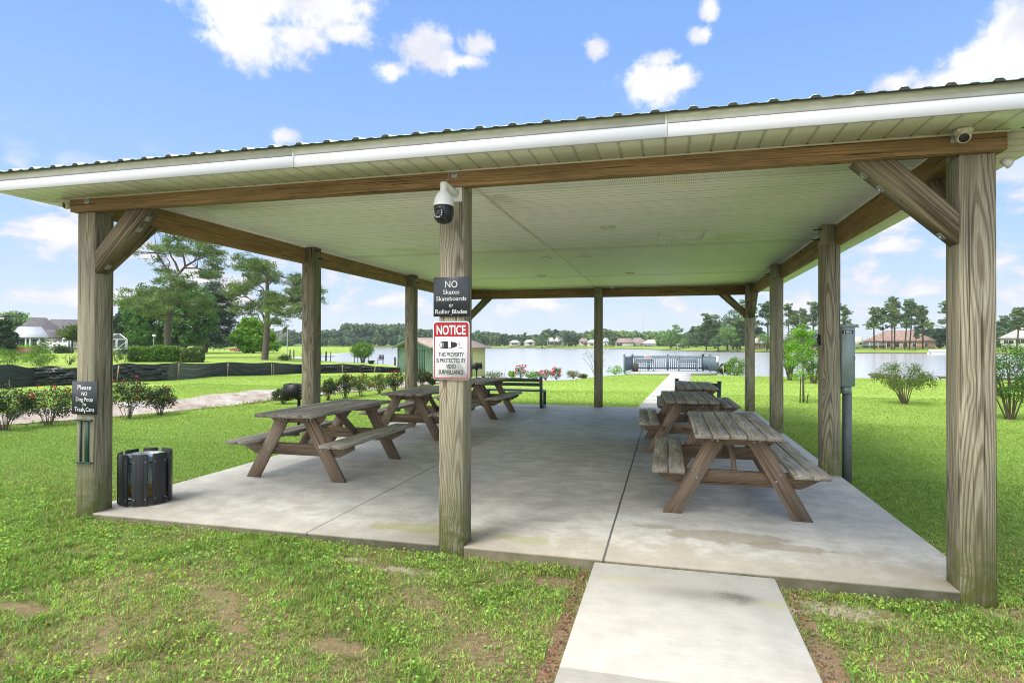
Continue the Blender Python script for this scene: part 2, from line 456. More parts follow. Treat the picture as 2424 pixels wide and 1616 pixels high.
# water
s = Nd('lake_water'); p = s.pos()
s.col((.44, .46, .48, 1)); s.rough(.16); s.set('IOR', 1.33); s.set('Specular IOR Level', .9)
w1 = s.noise(s.vmath('MULTIPLY', p, (.35, 1.6, 1)), 1.6, 4, .6); w2 = s.noise(s.vmath('MULTIPLY', p, (.03, .12, 1)), 1., 3)
s.bump(s.math('MULTIPLY', w1, s.mr(w2, .35, .65, .3, 1.1)), .28, .05)
mb = MB(); mb.add([(-900, 8, WATER), (900, 8, WATER), (900, 1500, WATER), (-900, 1500, WATER)], [(0, 1, 2, 3)])
mb.build('lake_water', s.m, kind='structure')

# drainage channel of rough concrete
s = Nd('channel_concrete'); p = s.pos(); n1 = s.noise(p, 1.6, 6, .65); n2 = s.noise(p, 14, 5, .7)
c = s.ramp(n1, [(.3, (.24, .20, .16, 1)), (.48, (.37, .31, .26, 1)), (.62, (.44, .41, .37, 1)), (.8, (.33, .20, .14, 1))])
f = s.mr(n2, .3, .7, .8, 1.12); c = s.mix(1., c, s.comb(f, f, f), 'MULTIPLY')
ck = s.mr(s.voro(s.vmath('ADD', p, s.vmath('SCALE', s.noise(p, 2, 3, .5, True), (0, 0, 0))), .75, 'DISTANCE_TO_EDGE'), .0, .014, 1, 0)
c = s.mix(s.math('MULTIPLY', ck, .7), c, (.09, .07, .05, 1)); s.col(c); s.rough(.9); s.bump(n2, .5, .02)
CHAN = s.m
SWa = np.array(SW); seg = np.linalg.norm(np.diff(SWa, axis=0), axis=1); cum = np.concatenate([[0], np.cumsum(seg)])
def sw_at(t):
    return np.array([np.interp(t, cum, SWa[:, 0]), np.interp(t, cum, SWa[:, 1])])
T = np.arange(0, cum[-1], .25); V = []; K = 15
for t in T:
    c0 = sw_at(t); d = sw_at(min(t+.5, cum[-1]))-sw_at(max(t-.5, 0)); d /= np.linalg.norm(d); nn = np.array([-d[1], d[0]])
    for j in range(K):
        # near side (east) is narrower: weeds climb over the edge
        wl = 1.58+.14*math.sin(t*1.3)+.08*math.sin(t*3.7); wr = 1.42+.2*math.sin(t*.9+1)+.1*math.sin(t*4.1)
        u = -wr+(wl+wr)*j/(K-1); q = c0+nn*u; V.append((q[0], q[1]))
V = np.array(V); Z = gh(V[:, 0], V[:, 1])+.035+.012*np.sin(V[:, 0]*7)*np.cos(V[:, 1]*5)
V = np.column_stack([V, Z]); fs = [(i*K+j, (i+1)*K+j, (i+1)*K+j+1, i*K+j+1) for i in range(len(T)-1) for j in range(K-1)]
mb = MB(); mb.add(V, fs); mb.build('drainage_channel', CHAN, smooth=True, kind='structure')

# ================================================================== slab and walks
W, D, w = 7.293, 10.975, .2017
R2, R3, L2, L3, BX, P2 = 3.515, 7.163, 3.549, 7.214, 3.515, 3.5775
def slab_mat():
    s = Nd('slab_concrete'); p = s.pos(); x, y, z = s.sep(p)
    n1 = s.noise(s.vmath('MULTIPLY', p, (.8, 1.1, 1)), .8, 4, .6); n2 = s.noise(p, 4, 6, .65); n3 = s.noise(p, 45, 4, .7)
    strk = s.noise(s.vmath('MULTIPLY', p, (1.2, 6, 1)), 1.3, 5, .6)
    c = s.ramp(n1, [(.32, (.325, .318, .29, 1)), (.52, (.375, .365, .335, 1)), (.7, (.41, .39, .345, 1))])
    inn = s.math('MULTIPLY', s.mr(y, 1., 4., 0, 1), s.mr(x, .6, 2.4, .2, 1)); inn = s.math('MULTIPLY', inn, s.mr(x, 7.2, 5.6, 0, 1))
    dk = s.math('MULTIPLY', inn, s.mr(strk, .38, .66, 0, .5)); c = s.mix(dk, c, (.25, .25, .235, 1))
    f = s.mr(n2, .3, .7, .80, 1.1); c = s.mix(1., c, s.comb(f, f, s.math('MULTIPLY', f, .97)), 'MULTIPLY')
    bl = s.mr(s.noise(p, 1.7, 6, .7), .5, .68, 0, .45); c = s.mix(bl, c, (.24, .235, .20, 1))
    # dirt washed along the front edge, puddle stains
    fr = s.mr(s.math('ADD', y, s.math('MULTIPLY', s.math('SUBTRACT', n2, .5), 1.6)), .15, .75, 1, 0)
    fr = s.math('MULTIPLY', fr, s.mr(x, 2.2, 3.6, .45, .95)); c = s.mix(s.math('MULTIPLY', fr, .6), c, (.27, .235, .165, 1))
    for cx, cy, rx, ry, a, cc in [(5.75, .78, .48, .18, .6, (.21, .175, .115, 1)), (6.2, .62, .3, .1, .6, (.21, .175, .115, 1)), (5.2, .9, .2, .07, .6, (.2, .18, .13, 1)), (3.3, .35, .5, .14, .6, (.25, .26, .10, 1)), (4.2, .28, .25, .1, .5, (.25, .26, .12, 1)), (4.3, .85, .18, .05, .5, (.22, .2, .15, 1))]:
        d = s.vmath('LENGTH', s.comb(s.math('DIVIDE', s.math('SUBTRACT', x, cx), rx), s.math('DIVIDE', s.math('SUBTRACT', y, cy), ry), 0.))
        k = s.mr(s.math('ADD', d, s.math('MULTIPLY', s.math('SUBTRACT', n2, .5), 1.8)), .8, 1.02, a, 0); c = s.mix(k, c, cc)
    sp = s.mr(s.voro(p, 3.2), .0, .022, 1, 0); c = s.mix(s.math('MULTIPLY', sp, .8), c, (.05, .045, .04, 1))
    side = s.mr(z, -.004, -.02, 0, 1)
    c = s.mix(side, c, s.ramp(n2, [(.3, (.085, .085, .04, 1)), (.7, (.24, .21, .15, 1))]))
    g3 = s.mr(n3, .3, .7, .93, 1.06); c = s.mix(1., c, s.comb(g3, g3, g3), 'MULTIPLY')
    # sawn joints: x and y lines, slightly wandering
    for ax_, v, wd, a in [(x, 2.42, .004, .85), (x, 4.85, .006, .95), (y, 2.55, .003, .5), (y, 4.96, .003, .5), (y, 7.4, .003, .5)]:
        dd = s.math('ABSOLUTE', s.math('SUBTRACT', s.math('ADD', ax_, s.math('MULTIPLY', s.math('SUBTRACT', s.noise(p, 3, 3), .5), .012)), v))
        k = s.mr(dd, wd, wd*1.8, a, 0); c = s.mix(k, c, (.05, .05, .048, 1))
    s.col(c); s.rough(s.mr(n1, .3, .7, .5, .7)); s.set('Specular IOR Level', .3)
    s.bump(s.math('ADD', s.math('MULTIPLY', n3, .4), n2), .12, .004)
    return s.m
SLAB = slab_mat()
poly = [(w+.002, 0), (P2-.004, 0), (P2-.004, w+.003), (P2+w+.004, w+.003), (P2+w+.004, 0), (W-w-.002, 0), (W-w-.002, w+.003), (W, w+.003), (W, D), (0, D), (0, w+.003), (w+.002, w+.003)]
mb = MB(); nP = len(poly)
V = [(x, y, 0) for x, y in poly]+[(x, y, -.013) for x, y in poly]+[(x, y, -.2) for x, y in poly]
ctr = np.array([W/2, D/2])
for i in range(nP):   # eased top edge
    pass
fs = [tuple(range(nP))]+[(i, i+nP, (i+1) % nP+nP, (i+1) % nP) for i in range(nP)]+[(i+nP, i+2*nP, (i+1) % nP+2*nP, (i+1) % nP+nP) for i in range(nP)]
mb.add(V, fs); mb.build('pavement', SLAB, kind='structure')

def walk_mat(name, base, stains):
    s = Nd(name); p = s.pos(); x, y, z = s.sep(p); n2 = s.noise(p, 5, 6, .65); n3 = s.noise(p, 70, 3, .7)
    c = s.mix(s.mr(n2, .35, .7), base, tuple(q*.84 for q in base[:3])+(1,)); br = s.mr(s.noise(s.vmath('MULTIPLY', p, (4, 160, 1)), 1., 3, .6), .3, .7, .93, 1.05); c = s.mix(1., c, s.comb(br, br, br), 'MULTIPLY'); blo = s.mr(s.noise(p, 1.8, 6, .7), .5, .7, 0, .22); c = s.mix(blo, c, (.30, .28, .21, 1)); pit = s.mr(s.voro(p, 7.), .0, .035, .6, 0); c = s.mix(pit, c, (.12, .10, .08, 1))
    for cx, cy, rx, ry, a, cc in stains:
        d = s.vmath('LENGTH', s.comb(s.math('DIVIDE', s.math('SUBTRACT', x, cx), rx), s.math('DIVIDE', s.math('SUBTRACT', y, cy), ry), 0.))
        k = s.mr(s.math('ADD', d, s.math('MULTIPLY', s.math('SUBTRACT', n2, .5), 1.7)), .1, 1.3, a, 0)
        k = s.math('MULTIPLY', k, s.mr(n3, .3, .6, .55, 1)); c = s.mix(k, c, cc)
    c = s.mix(s.mr(z, -.075, -.05, 0, 0), c, c)
    s.col(c); s.rough(.8); s.bump(s.math('ADD', n3, n2), .2, .003); return s.m
WALK = walk_mat('walk_concrete', (.435, .42, .375, 1), [(5.5, -.42, .42, .14, .75, (.20, .19, .15, 1)), (5.72, -.40, .14, .1, .85, (.09, .09, .075, 1)), (5.05, -.28, .22, .06, .5, (.40, .38, .17, 1)), (5.93, -.46, .14, .07, .5, (.4, .38, .17, 1)), (5.2, -.25, .6, .1, .4, (.38, .36, .28, 1))])
mb = MB(); x0, x1 = 4.785, 6.005
for y0, y1 in ((-1.475, -.008), (-3.4, -1.487), (-5.4, -3.412), (-7.5, -5.412)):
    mb.box(((x0+x1)/2, (y0+y1)/2, -.075), (x1-x0, y1-y0, .11), None, 1, .008)
mb.build('footpath', WALK, kind='structure')
WALK2 = walk_mat('lakeside_walk_concrete', (.52, .505, .46, 1), [])
mb = MB(); A = [(4.53, 11.0), (5.75, 11.0)]; B = [(5.5, 31.6), (6.62, 31.6)]; Np = 14
V = []; fs = []
for i in range(Np):
    a, b = i/Np+.0004, (i+1)/Np-.0004
    k = len(V)
    for t in (a, b):
        for P_, Q_ in zip(A, B): V.append((P_[0]+(Q_[0]-P_[0])*t, P_[1]+(Q_[1]-P_[1])*t, -.055))
    for j in range(4): V.append((V[k+j][0], V[k+j][1], -.2))
    fs += [(k, k+1, k+3, k+2), (k, k+4, k+5, k+1), (k+2, k+3, k+7, k+6), (k, k+2, k+6, k+4), (k+1, k+5, k+7, k+3)]
mb.add(V, fs); mb.build('path', WALK2, kind='structure')

# ================================================================== pavilion
def groove_mat(name, base, ax, pitch, depth, rough=.38, seam=3):
    s = Nd(name); p = s.pos(); c3 = s.sep(p); v = c3[ax]; o = c3[1-ax]
    fr = s.math('FRACT', s.math('DIVIDE', v, pitch)); e = s.math('ABSOLUTE', s.math('SUBTRACT', fr, .5))
    gk = s.mr(e, .40, .47, 0, 1)
    fr2 = s.math('FRACT', s.math('DIVIDE', v, pitch*seam)); e2 = s.math('ABSOLUTE', s.math('SUBTRACT', fr2, .5)); gs = s.mr(e2, .485, .497, 0, 1)
    n = s.noise(p, 2, 5, .6); c = s.mix(s.mr(n, .3, .75, 0, .5), base, tuple(np.array(base[:3])*np.array([.86, .88, .74]))+(1,))
    sp = s.mr(s.voro(p, 5.), .0, .03, 1, 0); c = s.mix(s.math('MULTIPLY', sp, .7), c, (.1, .09, .05, 1))
    c = s.mix(s.math('MULTIPLY', gk, .33), c, (.2, .2, .13, 1)); c = s.mix(s.math('MULTIPLY', gs, .6), c, (.12, .12, .08, 1))
    # ventilated panels: rows of pin holes
    for lo, hi in ((.0, .0),):
        pass
    vb = s.math('FRACT', s.math('DIVIDE', v, 3.66)); vk = s.math('MULTIPLY', s.mr(vb, .24, .245, 0, 1), s.mr(vb, .315, .32, 1, 0))
    hx = s.math('FRACT', s.math('MULTIPLY', v, 55)); hy = s.math('FRACT', s.math('MULTIPLY', o, 55))
    hd = s.vmath('LENGTH', s.comb(s.math('SUBTRACT', hx, .5), s.math('SUBTRACT', hy, .5), 0.))
    c = s.mix(s.math('MULTIPLY', s.math('MULTIPLY', s.mr(hd, .28, .36, 1, 0), vk), .55), c, (.1, .1, .07, 1))
    s.col(c); s.rough(rough); s.bump(s.math('SUBTRACT', 1., s.math('ADD', gk, gs)), .5, depth)
    return s.m
CEIL = groove_mat('ceiling_vinyl', (.78, .81, .70, 1), 1, .102, .006, .55)
SOFY = groove_mat('soffit_vinyl', (.63, .66, .53, 1), 0, .151, .008, .4, 1)
SOFX = groove_mat('side_soffit_vinyl', (.63, .66, .53, 1), 1, .151, .008, .4, 1)
s = Nd('fascia_paint'); p = s.pos(); x, y, z = s.sep(p)
c = s.mix(s.mr(s.noise(p, 3, 5), .3, .7, 0, .3), (.53, .56, .575, 1), (.48, .51, .515, 1))
k = s.mr(s.math('ADD', z, s.math('MULTIPLY', s.math('SUBTRACT', s.noise(p, 8, 4), .5), .02)), 2.952, 3.004, 0, .95); c = s.mix(k, c, (.15, .16, .07, 1))
sp = s.mr(s.voro(p, 9.), .0, .03, 1, 0); c = s.mix(s.math('MULTIPLY', sp, .7), c, (.1, .09, .05, 1))
s.col(c); s.rough(.35); FASC = s.m
ROOFM = flat('roof_metal', (.30, .42, .37, 1), .35, .12, 5, .3)
DARKF = flat('dark_gap', (.045, .05, .045, 1), .8, .1)  # near-black standing in for shade inside the rib ends; also the soffit notches
CREAM = flat('cream_trim', (.68, .68, .55, 1), .4, .08, 6)

pav = empty('picnic_pavilion', 'open picnic pavilion with timber posts and a ribbed metal roof on a slab', 'pavilion', (W/2, D/2, 0))
PO = np.array([W/2, D/2, 0])
def pb(mb, name, mat, parent=pav, **k):
    """parts are modelled in place, then shifted into the thing's frame"""
    o = mb.build(name, mat, parent, **k)
    if parent is pav: o.location = tuple(-PO)
    return o
ZB, ZT, ZS = 2.764, 3.003, 2.881
def post(x0, y0, inx=(0, 0), iny=(0, 0), front=False, zt=ZT, label=None):
    mb = MB(); bz = -.16
    mb.box((x0+w/2, y0+w/2, (ZB+bz)/2), (w, w, ZB-bz), None, 2, .007)
    u0, u1 = x0+max(inx[0], .002), x0+w-max(inx[1], .002); v0, v1 = y0+max(iny[0], .002), y0+w-max(iny[1], .002)
    mb.box(((u0+u1)/2, (v0+v1)/2, (ZB-.03+zt)/2), (u1-u0, v1-v0, zt-ZB+.03), None, 2, .003)
    return pb(mb, 'post', POST, label=label)
N = .052
posts = {}
posts['FL'] = post(0, 0, (N, 0), (N, 0)); posts['FR'] = post(W-w, 0, (0, N), (N, 0)); posts['FC'] = post(P2, -.004, (0, 0), (N+.004, 0), label='front middle post with mossy foot')
posts['L2'] = post(0, L2, (N, 0)); posts['L3'] = post(0, L3, (N, 0)); posts['BL'] = post(0, D-w, (N, 0), (0, N))
posts['R2'] = post(W-w, R2, (0, N)); posts['R3'] = post(W-w, R3, (0, N)); posts['BR'] = post(W-w, D-w, (0, N), (0, N)); posts['BC'] = post(BX, D-w, (0, 0), (0, N))
def bm(c, d, ax):
    mb = MB(); mb.box(c, d, None, ax, .006); return pb(mb, 'beam', BEAM)
hz = ZT-ZB; zc = (ZT+ZB)/2
fbm = bm((W/2, .003, zc), (W+.084, .09, hz), 0)
bm((W/2, D-.003, zc), (W+.084, .09, hz), 0)
bm((.005, D/2, zc), (.09, D-.1, hz), 1); bm((W-.005, D/2, zc), (.09, D-.1, hz), 1)
# knee braces
def brace(a, b, side, off):
    mb = MB(); mb.beam(a, b, .14, .14, side, .005); return pb(mb, 'brace', BRACE)
def mbrace(px, dirx, py, ydir=None):
    """leg on the post at z 2.2-2.41, head on the beam 0.36-0.6 m out"""
    pass
cb = []
def knee(mbox, base, out):
    """parallelogram timber in the vertical plane through 'out', cut to the post and beam"""
    o = np.array(out, float); t = np.cross([0, 0, 1], o)
    # polygon in (s,z): post side s=0
    P4 = [(0, 2.20), (0, 2.40), (.36, ZB), (.60, ZB)]
    V = []
    for k in (0, .14):
        for s_, z_ in P4: V.append(np.array(base)+o*s_+np.array([0, 0, z_])+t*0+mbox*k)
    V = np.array(V); n = 4
    fs = [(0, 1, 2, 3), (7, 6, 5, 4)]+[(i, i+4, (i+1) % 4+4, (i+1) % 4) for i in range(4)]
    u = np.array([o[0], o[1], 1.]); u /= np.linalg.norm(u); nrm = np.array([-o[0], -o[1], 1.]); nrm /= np.linalg.norm(nrm)
    g = np.stack([V@nrm*1., V@mbox+random.uniform(.02, .1), V@u], 1); g[:, 0] -= g[:, 0].mean()-.02
    mb = MB(); mb.add(V, fs, g)
    return pb(mb, 'brace', BRACE)
kn = []
kn.append(knee(np.array([0, 1., 0]), (w, .004, 0), (1, 0, 0)))
kn.append(knee(np.array([0, 1., 0]), (W-w, .004, 0), (-1, 0, 0)))
kn.append(knee(np.array([0, -1., 0]), (w, D-.004, 0), (1, 0, 0)))
kn.append(knee(np.array([0, -1., 0]), (W-w, D-.004, 0), (-1, 0, 0)))
kn.append(knee(np.array([1., 0, 0]), (.004, w, 0), (0, 1, 0)))
kn.append(knee(np.array([-1., 0, 0]), (W-.004, w, 0), (0, 1, 0)))
kn.append(knee(np.array([1., 0, 0]), (.004, D-w, 0), (0, -1, 0)))
kn.append(knee(np.array([-1., 0, 0]), (W-.004, D-w, 0), (0, -1, 0)))
# bolt plates on the undersides of braces, bolts through the side posts
for i, (bx_, by_, sx, sy) in enumerate([(w, .074, 1, 0), (W-w, .074, -1, 0), (w, D-.074, 1, 0), (W-w, D-.074, -1, 0)]):
    for s_ in (.07, .42, .52):
        mb = MB(); z_ = 2.20+s_*(ZB-2.20)/.60
        rot = np.array([[.73*1, 0, -sx*.68], [0, 1, 0], [sx*.68, 0, .73]])
        mb.box((bx_+sx*s_+sx*.003, by_, z_-.004), (.055, .055, .006), rot, 2, .002); mb.box((bx_+sx*s_+sx*.01, by_, z_-.012), (.022, .022, .016), rot, 2, .004); mb.build('bolt_plate', STEEL, kn[i])
for x_, s_, ys_ in ((W-w, -1, (R2, R3)), (w, 1, (L2, L3))):
    for y_ in ys_:
        for dy, z_ in ((.05, 2.95), (.13, 2.84)):
            mb = MB(); mb.tube([(x_-.01*s_, y_+dy, z_), (x_+.085*s_, y_+dy, z_)], .007, 6); mb.tube([(x_, y_+dy, z_), (x_+.014*s_, y_+dy, z_)], .015, 6); pb(mb, 'bolt', DARKST)
for x_ in (.16, P2+.135, W-.24): mb = MB(); mb.box((x_, -.044, 2.853), (.055, .005, .05), None, 2, .001); mb.tube([(x_, -.04, 2.853), (x_, -.054, 2.853)], .011, 6); mb.build('bolt_plate', STEEL, fbm)
# ceiling, soffits, trims
mb = MB(); mb.box((W/2, D/2, ZT+.012), (W-.09, D-.09, .018), None, 1); pb(mb, 'ceiling', CEIL)
OV = .425
for y_ in (-(OV+.042)/2, D+(OV+.042)/2): mb = MB(); mb.box((W/2, y_, ZS+.008), (W+2*OV, OV-.042, .012), None, 0); pb(mb, 'soffit', SOFY)
for x_ in (-(OV+.042)/2, W+(OV+.042)/2): mb = MB(); mb.box((x_, D/2, ZS+.0075), (OV-.042, D+.078, .012), None, 1); pb(mb, 'soffit', SOFX)
mb = MB()
mb.box((W/2, -.052, ZS-.002), (W+.1, .016, .012), None, 0); mb.box((W/2, D+.052, ZS-.002), (W+.1, .016, .012), None, 0)
for x_ in (.054, W-.054): mb.box((x_, D/2, ZT-.004), (.012, D-.1, .014), None, 1)
for y_ in (.054, D-.054): mb.box((W/2, y_, ZT-.0045), (W-.13, .012, .014), None, 0)
mb.box((3.57, D/2, ZT-.003), (.034, D-.12, .009), None, 1, .002); mb.box((3.57, D/2, ZT-.0085), (.012, D-.12, .006), None, 1, .002)
pb(mb, 'ceiling_trim', CREAM)
# dark notches where the soffit grooves meet the trim
mb = MB()
for i in range(-2, 51):
    x_ = i*.151+.0755-.0755
    mb.add([(x_-.012, -.062, ZS+.0015), (x_+.012, -.062, ZS+.0015), (x_, -.082, ZS+.0015)], [(0, 1, 2)]) if -.35 < x_ < W+.35 else None
pb(mb, 'soffit_seam', DARKF)
# fascia in lengths with a visible joint
for nm, (ya, yb) in (('front', (-OV-.02, -OV)), ('back', (D+OV, D+OV+.02))):
    mb = MB(); yo = -.002 if nm == 'front' else .002
    for a, b in ((-OV-.02, 2.578), (2.582, 5.288), (5.292, W+OV+.02)):
        mb.box(((a+b)/2, (ya+yb)/2, (2.875+2.962)/2), (b-a, .02, .087), None, 0, .002)
        mb.box(((a+b)/2, (ya+yb)/2+yo, (2.966+3.032)/2), (b-a, .022, .066), None, 0, .001)
        mb.box(((a+b)/2, (ya+yb)/2, 2.964), (b-a, .014, .01), None, 0)
    for a in (2.58, 5.29): mb.box((a, (ya+yb)/2+yo*.4, 2.953), (.012, .028, .156), None, 2, .001)
    pb(mb, 'fascia', FASC)
for x_ in (-OV-.01, W+OV+.01):
    mb = MB(); sl = .25
    for y0_, y1_, z0_, z1_ in ((-OV+.002, D/2, 0, 1), (D+OV-.002, D/2, 0, 1)):
        za = 3.032; zb_ = 3.032+sl*(D/2+OV)
        mb.add([(x_-.01, y0_, za-.15), (x_-.01, y1_, zb_-.15), (x_-.01, y1_, zb_), (x_-.01, y0_, za), (x_+.01, y0_, za-.15), (x_+.01, y1_, zb_-.15), (x_+.01, y1_, zb_), (x_+.01, y0_, za)],
               [(0, 1, 2, 3), (7, 6, 5, 4), (0, 4, 5, 1), (3, 2, 6, 7), (0, 3, 7, 4), (1, 5, 6, 2)])
    pb(mb, 'fascia', FASC)
    mb = MB(); xx = x_+(.03 if x_ < 0 else -.03)
    mb.add([(xx, -OV+.01, ZS+.02), (xx, D+OV-.01, ZS+.02), (xx, D+OV-.01, 3.0), (xx, D/2, 3.0+sl*(D/2+OV)-.03), (xx, -OV+.01, 3.0)], [(0, 1, 2, 3, 4)])
    pb(mb, 'gable_end', WHITE)
# ribbed roof
prof = []; x_ = -OV-.05; xe = W+OV+.05; k = 0; P_ = .235; t0 = 5.69-.235*26-.0
xr = t0
prof.append((x_, 0))
centres = [t0+P_*i for i in range(60) if x_+.05 < t0+P_*i < xe-.05]
for c in centres:
    prof += [(c-.034, 0), (c-.017, .018), (c+.017, .018), (c+.034, 0), (c+P_/2-.03, 0), (c+P_/2-.015, .006), (c+P_/2+.015, .006), (c+P_/2+.03, 0)]
prof = [q for q in prof if q[0] < xe-.001]+[(xe, 0)]
for sgn in (1, -1):
    mb = MB(); V = []; th = .004
    for (yy, zz) in ((0, 0), (1, 1)):
        for dz in (0, -th):
            for a, b in prof:
                Y = -OV-.035+yy*(D/2+OV+.035); Zp = 3.037+yy*.25*(D/2+OV+.06)+b+dz
                V.append((a, Y if sgn > 0 else D-Y, Zp))
    n = len(prof); fs = []
    for i in range(n-1):
        fs += [(i, i+1, 2*n+i+1, 2*n+i), (n+i, 3*n+i, 3*n+i+1, n+i+1), (i, n+i, n+i+1, i+1), (2*n+i, 2*n+i+1, 3*n+i+1, 3*n+i)]
    mb.add(V, fs); pb(mb, 'roof', ROOFM)
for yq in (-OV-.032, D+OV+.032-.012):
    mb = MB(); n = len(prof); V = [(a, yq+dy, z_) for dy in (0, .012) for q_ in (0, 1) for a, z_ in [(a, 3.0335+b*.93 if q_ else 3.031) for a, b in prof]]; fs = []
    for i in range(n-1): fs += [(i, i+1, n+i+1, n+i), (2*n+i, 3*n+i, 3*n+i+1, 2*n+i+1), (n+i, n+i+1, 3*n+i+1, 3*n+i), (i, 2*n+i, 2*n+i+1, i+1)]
    mb.add(V, fs); pb(mb, 'rib_shade', DARKF)  # solid dark strip in place of the shade under the open ribs
# ridge cap
mb = MB(); zr = 3.037+.25*(D/2+OV+.06)+.03
mb.add([(-OV-.05, D/2-.15, zr-.035), (xe, D/2-.15, zr-.035), (xe, D/2, zr+.01), (-OV-.05, D/2, zr+.01), (xe, D/2+.15, zr-.035), (-OV-.05, D/2+.15, zr-.035)], [(0, 1, 2, 3), (3, 2, 4, 5)])
pb(mb, 'ridge_cap', ROOFM)
# recessed ceiling lights and access hatch frame
LENS = flat('light_lens', (.62, .62, .52, 1), .3, .03)
for (cx, cy) in ((4.59, 3.08), (3.32, 5.54), (3.97, 5.55), (2.74, 8.02), (4.57, 7.99)):
    mb = MB(); mb.lathe([(.10, ZT+.002), (.10, ZT-.008), (.085, ZT-.014), (.08, ZT-.006), (.08, ZT)], (cx, cy, 0), 28); o = pb(mb, 'ceiling_light', CREAM)
    mb = MB(); mb.lathe([(.079, ZT-.004), (.079, ZT-.008), (.04, ZT-.0105), (.0005, ZT-.011)], (cx, cy, 0), 24); mb.build('lens', LENS, o)
mb = MB()
for a, b in (((5.2, 3.62), (5.2, 4.18)), ((5.77, 3.62), (5.77, 4.18)), ((5.2, 4.18), (5.77, 4.18)), ((5.2, 3.62), (5.77, 3.62))):
    mb.beam((a[0], a[1], ZT-.004), (b[0], b[1], ZT-.004), .022, .012, (1 if a[0] == b[0] else 0, 0 if a[0] == b[0] else 1, 0), .002)
pb(mb, 'access_hatch', WHITE)

# ================================================================== lettering
def text_mesh(txt, width=None, cap=None, bold=0., x=0, z=0, align='C'):
    cu = bpy.data.curves.new('t', 'FONT'); cu.body = txt; cu.size = 1; cu.offset = bold; cu.resolution_u = 4; cu.extrude = .02
    ob = bpy.data.objects.new('t', cu); COL.objects.link(ob)
    dg = bpy.context.evaluated_depsgraph_get(); me = bpy.data.meshes.new_from_object(ob.evaluated_get(dg))
    n = len(me.vertices); co = np.zeros(n*3); me.vertices.foreach_get('co', co); co = co.reshape(-1, 3)
    fs = [tuple(p.vertices) for p in me.polygons]
    bpy.data.objects.remove(ob); bpy.data.meshes.remove(me); bpy.data.curves.remove(cu)
    capu = .729*1.0
    kz = cap/capu; w0 = co[:, 0].max()-co[:, 0].min(); kx = (width/w0) if width else kz
    X = (co[:, 0]-(co[:, 0].max()+co[:, 0].min())/2)*kx+x
    return np.stack([X, -co[:, 2]*.03, co[:, 1]*kz+z], 1), fs
def letters(parent, lines, mat, y=-.006, name='lettering'):
    mb = MB()
    for (txt, cx, z, cap, wd, bold) in lines:
        v, f = text_mesh(txt, wd, cap, bold, cx, z); v[:, 1] += y; mb.add(v, f)
    return mb.build(name, mat, parent)
NAVY = flat('sign_dark', (.018, .026, .034, 1), .35, .1, 20)
SIGNW = flat('sign_white', (.70, .72, .72, 1), .65, .03, 20)
SIGNR = flat('sign_red', (.36, .010, .016, 1), .6, .05, 20)
INK = flat('sign_ink', (.012, .012, .014, 1), .5, .05, 20)
def rrect(w_, h_, r, n=6):
    P = []
    for cx, cz, a0 in ((w_/2-r, h_/2-r, 0), (-w_/2+r, h_/2-r, 90), (-w_/2+r, -h_/2+r, 180), (w_/2-r, -h_/2+r, 270)):
        for i in range(n+1):
            a = R(a0+90*i/n); P.append((cx+r*math.cos(a), cz+r*math.sin(a)))
    return P
z8 = 1/ (257/.293)
def s8(px, py, cx=505, cy=911): return ((px-cx)*z8, -(py-cy)*z8)
# NO skates sign
sg = empty('rules_sign', 'square dark sign reading NO Skates Skateboards or Roller Blades on the front middle post', 'sign', (P2+.103, -.0115, 1.92))
mb = MB(); mb.box((0, 0, 0), (.293, .005, .305), None, 2, .001); mb.build('sign_panel', NAVY, sg)
letters(sg, [('NO', 0, s8(0, 848)[1], .054, .100, 0), ('Skates', 0, s8(0, 892)[1], .034, .133, 0), ('Skateboards', 0, s8(0, 937)[1], .034, .246, 0), ('or', 0, s8(0, 980)[1], .034, .036, 0), ('Roller Blades', 0, s8(0, 1025)[1], .034, .260, 0)], SIGNW, -.003)
for q in ((0, .142), (.0, -.142)): mb = MB(); mb.lathe([(.004, 0), (.004, .002), (.001, .003)], (q[0], -.003, q[1]), 8, axis=(0, -1, 0)); mb.build('screw', STEEL, sg)
# NOTICE sign
sg = empty('notice_sign', 'white and red NOTICE video surveillance sign on the front middle post', 'sign', (P2+.103, -.012, 1.505))
mb = MB(); mb.prism(rrect(.300, .452, .028), -.002, .002); mb.build('sign_panel', SIGNW, sg)
def s9(py): return -(py-1298)*(.452/420)
mb = MB(); O = rrect(.284, .436, .022); I = rrect(.268, .420, .014); n = len(O)
V = [(x, -.0032, z) for x, z in O]+[(x, -.0032, z) for x, z in I]; mb.add(V, [(i, (i+1) % n, (i+1) % n+n, i+n) for i in range(n)])
hd = [(x, min(z, .99)) for x, z in I if z > s9(1198)]
top = [p for p in I if p[1] > s9(1198)]; hd = top[:len(top)]
hp = [(.134, s9(1198))]+top+[(-.134, s9(1198))]; mb.add([(x, -.0031, z) for x, z in hp], [tuple(range(len(hp)))])
mb.build('border', SIGNR, sg)
letters(sg, [('NOTICE', 0, s9(1182), .073, .238, .022)], SIGNW, -.0038)
letters(sg, [('THIS PROPERTY', 0, s9(1341), .034, .208, .012), ('IS PROTECTED BY', 0, s9(1383), .034, .238, .012), ('VIDEO', 0, s9(1426), .034, .078, .012), ('SURVEILLANCE', 0, s9(1467), .034, .202, .012)], INK, -.003)
mb = MB(); q = lambda px, py: ((px-506)*(.30/259), -.0034, s9(py))
def poly_(pts, m=0, dy=0): mb.add([(a, b-dy, c) for a, b, c in (q(*p) for p in pts)], [tuple(range(len(pts)))], m=m)
circ = lambda cx, cy, rx, ry, n=20: [(cx+rx*math.cos(a), cy+ry*math.sin(a)) for a in np.arange(n)*2*math.pi/n]
